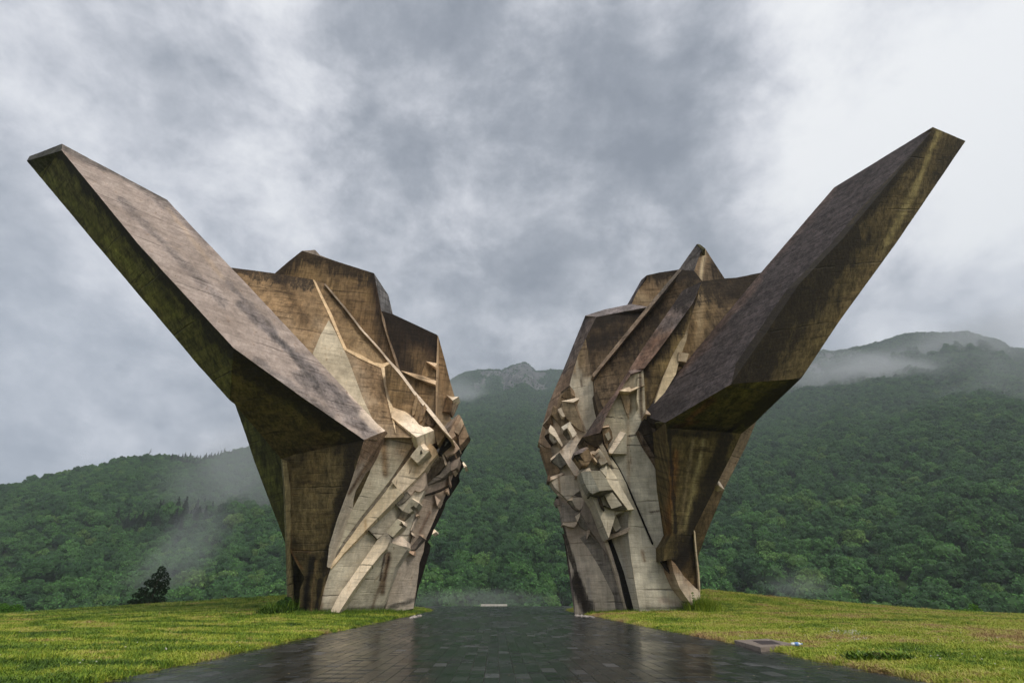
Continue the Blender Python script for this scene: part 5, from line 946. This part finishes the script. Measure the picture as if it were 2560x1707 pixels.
def grass_points():
    rng = np.random.default_rng(9); out = []
    n = 620000; y = 4.6+41.5*rng.random(n)**1.35; u = rng.uniform(-1.35, 1.35, n); x = u*(y*0.92)
    k = edge_dist(x, y) > 0.015+0.10*fbm(x*1.1, y*1.1, 3, 71)*(edge_dist(x, y) < 0.4); x, y = x[k], y[k]
    z = ground_z(x, y); d = edge_dist(x, y)
    cl_ = fbm(x*0.5, y*0.5, 4, 81); fine_ = fbm(x*2.5, y*2.5, 3, 83); streaks = fbm(x*0.35+y*0.1, y*2.2, 3, 87)
    r = np.hypot(x+6.5, (y-27)*1.1)
    ring = (np.abs(((r+0.8*fbm(x*.2, y*.2, 2, 90))/2.3) % 1-0.5) < 0.10) & (x < -5)
    tone = 0.52+0.60*cl_+0.50*fine_+0.30*streaks+0.05*rng.normal(size=len(x))
    left = x < 0
    tone = np.where(left, tone-0.06, tone+0.08)
    tone = np.where(ring, tone*0.55-0.03, tone)
    edge_y = smooth(0.65, 0.05, d+0.25*fine_)*smooth(18, 9, y); tone = tone+edge_y*0.30*rng.random(len(x))
    brown = smooth(0.30, 0.50, fbm(x*0.33+7, y*0.5, 3, 95)) * (~left); tone = tone+0.25*brown*rng.random(len(x))
    dens = smooth(-0.55, 0.05, fine_+0.5*cl_)
    keep = rng.random(len(x)) < (0.35+0.65*dens); x, y, z, tone, cl_, fine_, left, ring = (q[keep] for q in (x, y, z, tone, cl_, fine_, left, ring))
    n = len(x); idx_ = rng.integers(0, 3, n); hay = rng.random(n) < np.clip(0.42+0.8*fbm(x*.7, y*1.6, 3, 99), 0.05, 0.95); idx_[hay] = 3+rng.integers(0, 3, hay.sum())
    tone[hay] += 0.10
    sc_ = (0.55+0.8*rng.random(n))*(0.75+y/26); sc_[ring] *= 1.25
    return x, y, z, sc_, idx_, tone, rng
gx, gy, gz, gs, gidx, gt, rg = grass_points()
def around_base(pts, width, n, ylift=0.0):
    xs, ys2 = [], []
    for (x0, y0), (x1, y1) in zip(pts[:-1], pts[1:]):
        k = max(1, int(n*math.hypot(x1-x0, y1-y0))); t = rg.random(k); w_ = rg.normal(0, width, k); L_ = math.hypot(x1-x0, y1-y0)
        xs.append(x0+(x1-x0)*t+(y1-y0)/L_*w_); ys2.append(y0+(y1-y0)*t-(x1-x0)/L_*w_)
    return np.concatenate(xs), np.concatenate(ys2)
def foot(px, py, Yd): v = at(px, py, Yd); return (v.x, v.y)
bl = [foot(722, 1520, 30.2), foot(746, 1535, 29.7), foot(794, 1531, 29.6), foot(870, 1526, 30.6), foot(965, 1519, 32.2), foot(1034, 1508, 34.4)]
br = [foot(1440, 1519, 34.6), foot(1477, 1519, 33.8), foot(1576, 1525, 31.6), foot(1603, 1531, 30.7), foot(1729, 1524, 31.4), foot(1742, 1527, 30.8), foot(1756, 1510, 31.6)]
ex, ey, es, ei, et = [], [], [], [], []
def extra(x, y, s0, s1, ids, t0, t1):
    n = len(x); ex.append(x); ey.append(y); es.append(rg.uniform(s0, s1, n)); ei.append(rg.choice(ids, n)); et.append(rg.uniform(t0, t1, n))
x, y = around_base(bl, 0.32, 260); extra(x, y-0.15, 0.5, 1.3, [6, 7, 8, 9], 0.02, 0.34)
x, y = around_base([bl[0], bl[1]], 0.5, 420); extra(x-0.5, y+0.1, 1.6, 4.2, [6, 8, 9], 0.0, 0.22)
x, y = around_base(br[:5], 0.22, 110); extra(x, y-0.15, 0.6, 1.4, [0, 1, 6, 8], 0.10, 0.40)
x, y = around_base(br[4:], 0.28, 260); extra(x+0.25, y, 1.6, 3.6, [6, 7], 0.28, 0.52)
c0 = at(2195, 1633, 9.4); k = 700; a_ = rg.random(k)*6.28; r_ = np.sqrt(rg.random(k)); extra(c0.x+np.cos(a_)*r_*0.42, c0.y+np.sin(a_)*r_*0.26, 0.8, 1.5, [0, 1, 2, 8], -0.02, 0.34)
for _ in range(60):                                   # scattered taller tufts
    yy = rg.uniform(6.5, 30); xx = rg.choice([-1, 1])*rg.uniform(5.5, 6+yy*0.9); k = int(rg.integers(6, 24)); extra(xx+rg.normal(0, .18, k), yy+rg.normal(0, .15, k), 0.35, 0.8, [6, 7], 0.18, 0.5)
EX, EY = np.concatenate(ex), np.concatenate(ey); kk = edge_dist(EX, EY) > 0.05
GX = np.concatenate([gx, EX[kk]]); GY = np.concatenate([gy, EY[kk]]); GZ = np.concatenate([gz, ground_z(EX[kk], EY[kk])])
GS = np.concatenate([gs, np.concatenate(es)[kk]]); GI = np.concatenate([gidx, np.concatenate(ei)[kk]]); GTn = np.concatenate([gt, np.concatenate(et)[kk]])
qs = [at_z0(*q) for q in ((1828, 1600), (1921, 1593), (1986, 1606.5), (1901, 1619))]
def inside(x, y, q):
    ok = np.ones(len(x), bool)
    for (a, b) in zip(q, q[1:]+q[:1]): ok &= ((b[0]-a[0])*(y-a[1])-(b[1]-a[1])*(x-a[0])) < 0
    return ok
out_ = ~(inside(GX, GY, qs) | inside(GX, GY, qs[::-1])); GX, GY, GZ, GS, GI, GTn = (q[out_] for q in (GX, GY, GZ, GS, GI, GTn))
nG = len(GX); GR = np.stack([rg.normal(0, .12, nG), rg.normal(0, .12, nG), rg.random(nG)*6.28], 1)
grass = scatter_points('grass', np.stack([GX, GY, GZ], 1), GS, GR, GI, GC, tone=GTn, label='mown yellow green meadow grass with cut hay and taller weeds at the monument feet')

# ------------------------------------------------------------------ small things in the meadow and on the path
def at_z(px, py, z): r = ray(px, py); return Vector((0, 0, EYE))+r*((z-EYE)/r.z)
def plain(name, stops, sc=8, rough=0.85, bump=0.4, spec=0.3, dist=0.01):
    m = NT(name); pos = m.geo(); n_ = m.noise(pos, sc, 6, 0.65); return m.out(m.ramp(n_, stops), rough, m.bump(n_, bump, dist), spec)
MAT_SLAB = plain('rough_cast_concrete', [(0.3, (0.15, 0.12, 0.10)), (0.6, (0.27, 0.225, 0.19)), (0.8, (0.36, 0.31, 0.27))], 14, 0.9, 0.8)
MAT_IRON = plain('rusted_iron', [(0.3, (0.035, 0.028, 0.03)), (0.7, (0.085, 0.065, 0.065))], 30, 0.7, 0.5)
def slab_from(name, quad, z, th, mat, parent=None, ins=0.0, sub=1):
    P_ = [at_z(*q, z) for q in quad]; bm = bmesh.new(); vs_ = [bm.verts.new(p) for p in P_]; f = bm.faces.new(vs_)
    r = bmesh.ops.extrude_face_region(bm, geom=[f]); 
    for v in r['geom']:
        if isinstance(v, bmesh.types.BMVert): v.co.z -= th
    bmesh.ops.recalc_face_normals(bm, faces=bm.faces); bmesh.ops.bevel(bm, geom=list(bm.edges), offset=0.006, segments=1, affect='EDGES')
    me = bpy.data.meshes.new(name); bm.to_mesh(me); bm.free(); me.materials.append(mat); return link(bpy.data.objects.new(name, me), parent)
sc_root = empty('inspection_cover', at_z(1907, 1606, 0.10)); bpy.context.view_layer.update(); tag(sc_root, 'low concrete slab with a dark metal hatch in the grass right of the path', 'manhole cover')
for nm, q, z, th, mt in (('slab', [(1835, 1599), (1920, 1595), (1979, 1607), (1901, 1617)], 0.078, 0.22, MAT_SLAB), ('frame', [(1879, 1599.3), (1932.5, 1599.4), (1957, 1609.9), (1903.5, 1610.6)], 0.083, 0.03, MAT_SLAB), ('hatch', [(1882.3, 1600.2), (1931, 1600.2), (1953.4, 1609), (1904.8, 1609.6)], 0.088, 0.02, MAT_IRON)):
    o = slab_from(nm, q, z, th, mt); o.parent = sc_root; o.matrix_parent_inverse = sc_root.matrix_world.inverted()
def lathe(name, prof, mat, parent=None, n=14, shade=True, wob=0.0):
    V, F = [], []
    for k, (z, r) in enumerate(prof):
        for i in range(n): a = i/n*6.2832; rr = r*(1+wob*mnoise.noise(Vector((math.cos(a)*2, math.sin(a)*2, z*20)))); V.append((rr*math.cos(a), rr*math.sin(a), z))
    for k in range(len(prof)-1):
        for i in range(n): j = (i+1) % n; F.append((k*n+i, k*n+j, (k+1)*n+j, (k+1)*n+i))
    F += [tuple(range(n-1, -1, -1)), tuple((len(prof)-1)*n+i for i in range(n))]
    return mesh_obj(name, V, F, mat, parent, smooth=shade)
bp = at_z(1991, 1609, 0.10); bt = empty('plastic_bottle', bp); tag(bt, 'empty clear plastic bottle with a blue label lying beside the concrete slab', 'bottle'); bt.rotation_euler = (0, math.radians(88), math.radians(-8))
MAT_PET = plain('clear_plastic', [(0.3, (0.55, 0.62, 0.70)), (0.7, (0.80, 0.84, 0.88))], 20, 0.2, 0.5, 0.6); MAT_BLUE = plain('blue_label', [(0.3, (0.05, 0.18, 0.55)), (0.7, (0.25, 0.42, 0.80))], 30, 0.5, 0.1)
lathe('body', [(-.10, .022), (-.095, .030), (-.05, .031), (-.045, .028), (-.04, .031), (0, .029), (.045, .031), (.07, .024), (.085, .012), (.095, .012)], MAT_PET, bt, wob=.35)
lathe('label', [(-.035, .0325), (.01, .0325), (.03, .0328)], MAT_BLUE, bt, wob=.2); lathe('cap', [(.095, .0145), (.112, .0145)], MAT_BLUE, bt)
# earth clod under the tufts
V, F = ico((0, 0, 0), (.30, .16, .10), 3, 5, 0.6); cl_o = mesh_obj('grass_clod', V, F, plain('dark_turf', [(0.3, (0.018, 0.016, 0.008)), (0.7, (0.05, 0.05, 0.015))], 12, 0.95, 1.0, 0.1, 0.04), smooth=True)
cl_o.location = (c0.x, c0.y, float(ground_z(c0.x, c0.y))+0.02); tag(cl_o, 'dark overgrown clod of turf in the grass on the right', 'turf clod')
# kerb beyond the path end
ks = empty('concrete_kerb', at(1235, 1512, 66)); tag(ks, 'long pale concrete kerb block at the far end of the path', 'kerb'); bpy.context.view_layer.update()
for x0, x1 in ((1202, 1234.5), (1235.2, 1268)):
    a, b = at(x0, 1513.4, 66), at(x1, 1513.0, 66); zt = at(x0, 1509.3, 66).z
    v = [(a.x, 66, -0.6), (b.x, 66, -0.6), (b.x, 66.5, -0.6), (a.x, 66.5, -0.6), (a.x, 66, zt), (b.x, 66, zt), (b.x, 66.5, zt), (a.x, 66.5, zt)]
    o = mesh_obj('block', v, [(0, 3, 2, 1), (4, 5, 6, 7), (0, 1, 5, 4), (1, 2, 6, 5), (2, 3, 7, 6), (3, 0, 4, 7)], plain('pale_kerb', [(0.3, (0.42, 0.40, 0.38)), (0.7, (0.62, 0.60, 0.57))], 3)); o.parent = ks; o.matrix_parent_inverse = ks.matrix_world.inverted()
# stones washed onto the path edge, fallen leaves, hay wisps
MAT_STONE = plain('pale_gravel', [(0.3, (0.30, 0.27, 0.24)), (0.7, (0.55, 0.50, 0.46))], 20)
def pebbles(label, spots, smin, smax, mat, name, flat=0.5, zz=0.004):
    V, F = [], []; r = random.Random(len(spots))
    for (x, y) in spots:
        s = r.uniform(smin, smax); v, f = ico((0, 0, 0), (s, s*r.uniform(.5, .9), s*flat), 1, r.random()*9, .5); a = r.random()*6.28; o = len(V)
        V += [(x+p[0]*math.cos(a)-p[1]*math.sin(a), y+p[0]*math.sin(a)+p[1]*math.cos(a), zz+p[2]+s*flat*0.6) for p in v]; F += [tuple(i+o for i in q) for q in f]
    o = mesh_obj(name, V, F, mat); tag(o, label, kind='stuff')
sp1 = []
for (xa, ya, xb, yb, k) in ((1436, 1539, 1486, 1542, 70), (1025, 1545, 1052, 1539, 60)):
    for _ in range(k):
        t = random.random(); p_ = at_z(xa+(xb-xa)*t, ya+(yb-ya)*t+random.gauss(0, .9), 0.0); sp1.append((p_.x, p_.y))
pebbles('pale gravel and stones washed onto the path edges', sp1, .03, .09, MAT_STONE, 'gravel')
MAT_DEAD = plain('dead_leaf', [(0.3, (0.20, 0.13, 0.06)), (0.7, (0.50, 0.42, 0.25))], 40)
sp2 = [(random.uniform(*path_edge(yy)), yy) for yy in [7+random.random()**1.6*22 for _ in range(150)]]
pebbles('small fallen leaves and petals scattered on the wet path', sp2, .006, .018, MAT_DEAD, 'fallen_leaves', 0.12)
MAT_WHITE = plain('white_clover', [(0.3, (0.5, 0.46, 0.42)), (0.7, (0.75, 0.72, 0.68))], 40)
sp3 = []
for _ in range(380):
    yy = random.uniform(8, 24); xx = random.choice([1, 1, -1])*random.uniform(5.3, 5+yy*.85); sp3.append((xx, yy))
for (px, py, k) in ((2128, 1577, 90), (2140, 1592, 40), (2090, 1573, 40)):
    for _ in range(k): p_ = at_z(px+random.gauss(0, 14), py+random.gauss(0, 2.2), 0.1); sp3.append((p_.x, p_.y))
V, F = [], []
for (x, y) in sp3:
    s = random.uniform(.006, .016); z = float(ground_z(x, y))+random.uniform(.03, .08); v, f = ico((x, y, z), (s, s, s*.7), 1, 1, .3); o = len(V); V += v; F += [tuple(i+o for i in q) for q in f]
tag(mesh_obj('clover_flowers', V, F, MAT_WHITE), 'tiny pale clover flowers dotted through the meadow', kind='stuff')

# ------------------------------------------------------------------ shrubs and the lone tree
def tube(V, F, pts, rad, k=6):
    o0 = len(V)
    for i, (p, r) in enumerate(zip(pts, rad)):
        d = (Vector(pts[min(i+1, len(pts)-1)])-Vector(pts[max(i-1, 0)])).normalized(); a = d.orthogonal().normalized(); b = d.cross(a)
        for j in range(k): t = j/k*6.2832; q = Vector(p)+a*math.cos(t)*r+b*math.sin(t)*r; V.append(tuple(q))
    for i in range(len(pts)-1):
        for j in range(k): jj = (j+1) % k; F.append((o0+i*k+j, o0+i*k+jj, o0+(i+1)*k+jj, o0+(i+1)*k+j))
def plant(name, loc, limbs, lobes, n, size, mat, label, cat, seed, trunk_r=0.1):
    root = empty(name, loc); tag(root, label, cat); rng = np.random.default_rng(seed)
    V, F = [], []
    for pts in limbs: tube(V, F, pts, [trunk_r*(1-0.75*i/(len(pts)-1))*(1 if pts is limbs[0] else .5) for i in range(len(pts))])
    mesh_obj('trunk', V, F, MAT_BARK, root, smooth=True)
    q, f, sh = leaf_cloud(lobes, n, size, rng); o = mesh_obj('crown', q, f, mat, root); set_shade(o.data, sh); return root
gl_ = lambda v: float(ground_z(v.x, v.y))
tp = at(372, 1513, 46.5); tz = gl_(tp)
lob = [((.25, 0, 2.75), (.42, .4, .35)), ((.55, 0, 2.3), (.45, .5, .4)), ((-.05, .1, 2.25), (.5, .5, .4)), ((-.4, 0, 1.75), (.55, .5, .35)), ((.7, 0, 1.7), (.55, .5, .4)), ((.1, 0, 1.6), (.6, .6, .45)), ((-.8, 0, 1.25), (.5, .4, .28)),
       ((-1.15, 0, .85), (.5, .4, .25)), ((-1.45, .1, .4), (.45, .4, .25)), ((.55, 0, 1.1), (.7, .6, .4)), ((-.5, 0, .8), (.7, .6, .4)), ((.75, 0, .5), (.6, .6, .4)), ((0, 0, .4), (1.1, .7, .45)), ((1.05, 0, 1.35), (.3, .3, .2)), ((1.0, 0, 2.05), (.22, .2, .15)), ((-.9, 0, .2), (.8, .5, .3))]
lim = [[(0, 0, -.8), (.1, 0, 1), (.2, 0, 2.9)], [(.05, 0, .6), (-.7, 0, 1.0), (-1.4, 0, .9)], [(.1, 0, 1.0), (.6, 0, 1.5), (1.0, 0, 1.8)], [(.1, 0, 1.4), (-.3, 0, 1.8), (-.6, 0, 2.0)], [(.15, 0, 1.9), (.5, 0, 2.3), (.9, 0, 2.4)]]
s_ = 1.0; lob = [(tuple(s_*c for c in a), tuple(s_*c*0.84 for c in b)) for a, b in lob]
plant('pine_tree', (tp.x, tp.y, at(372, 1517, 46.5).z), lim, lob, 4200, .07, MAT_PINE, 'small dark pine standing alone at the far edge of the left meadow', 'tree', 51)
b1 = at(14, 1541, 46); plant('bush', (b1.x, b1.y, b1.z-.3), [[(0, 0, -.5), (0, 0, .8)]], [((0, 0, .5), (.9, .7, .55)), ((.55, 0, .75), (.6, .5, .45)), ((-.6, 0, .8), (.6, .5, .5)), ((1.1, 0, .45), (.4, .4, .35))], 3000, .06, MAT_BUSH, 'bright green bush at the far left edge of the meadow', 'bush', 52)
b2 = at(2425, 1536, 46); plant('bush', (b2.x, b2.y, b2.z-.3), [[(0, 0, -.5), (0, 0, .8)]], [((0, 0, .45), (.75, .5, .3)), ((.5, 0, .85), (.32, .3, .25)), ((-.6, 0, .5), (.5, .4, .2)), ((.75, 0, .55), (.35, .3, .25)), ((-1.0, 0, .4), (.3, .3, .15))], 1700, .055, MAT_BUSH, 'bright green bush peeping over the right meadow edge', 'bush', 53)
b3 = at(712, 1512, 30.0); z3 = gl_(b3); plant('shrub', (b3.x, b3.y, z3-.1), [[(0, 0, -.2), (0, 0, .4)], [(0, 0, 0), (-.3, 0, .5)]], [((0, 0, .35), (.42, .35, .38)), ((-.35, 0, .25), (.35, .3, .28)), ((.3, -.2, .2), (.4, .3, .28)), ((.1, 0, .7), (.22, .2, .25)), ((-.1, -.2, .5), (.3, .3, .3))], 2600, .05, leaf_mat('shrub_foliage', (0.02, 0.06, 0.01), (0.045, 0.12, 0.018), (0.08, 0.15, 0.03)), 'leafy dark green shrub at the outer foot of the left monument half', 'shrub', 54)
# leafy stalk against the right foot
st = at(1738, 1524, 30.6); V, F = [], []; zz = gl_(st)
root = empty('weed_stalk', (st.x, st.y, zz)); tag(root, 'thin leafy weed stalk growing against the pale foot of the right half', 'weed')
tube(V, F, [(0, 0, 0), (-.02, 0, .5), (-.05, 0, 1.0)], [.012, .009, .004]); mesh_obj('stem', V, F, MAT_BUSH, root)
q, f, sh = leaf_cloud([((-.01, 0, .2+i*.12), (.09-.005*i, .09, .05)) for i in range(7)], 120, .035, np.random.default_rng(4)); o = mesh_obj('leaves', q, f, MAT_BUSH, root); set_shade(o.data, sh)
# bare snag on the left ridge
r = ray(368, 1146); hd = 678; r = r/math.hypot(r.x, r.y); p_ = Vector((0, 0, EYE))+r*hd; V, F = [], []
tube(V, F, [(0, 0, -12), (.3, 0, 4), (1.2, 0, 11)], [.5, .4, .15]); tube(V, F, [(.6, 0, 6), (2.4, 0, 8.5)], [.2, .1])
o = mesh_obj('bare_snag', V, F, MAT_BARK); o.location = p_; tag(o, 'bare dead tree trunk sticking up from the left ridge line', 'dead tree')
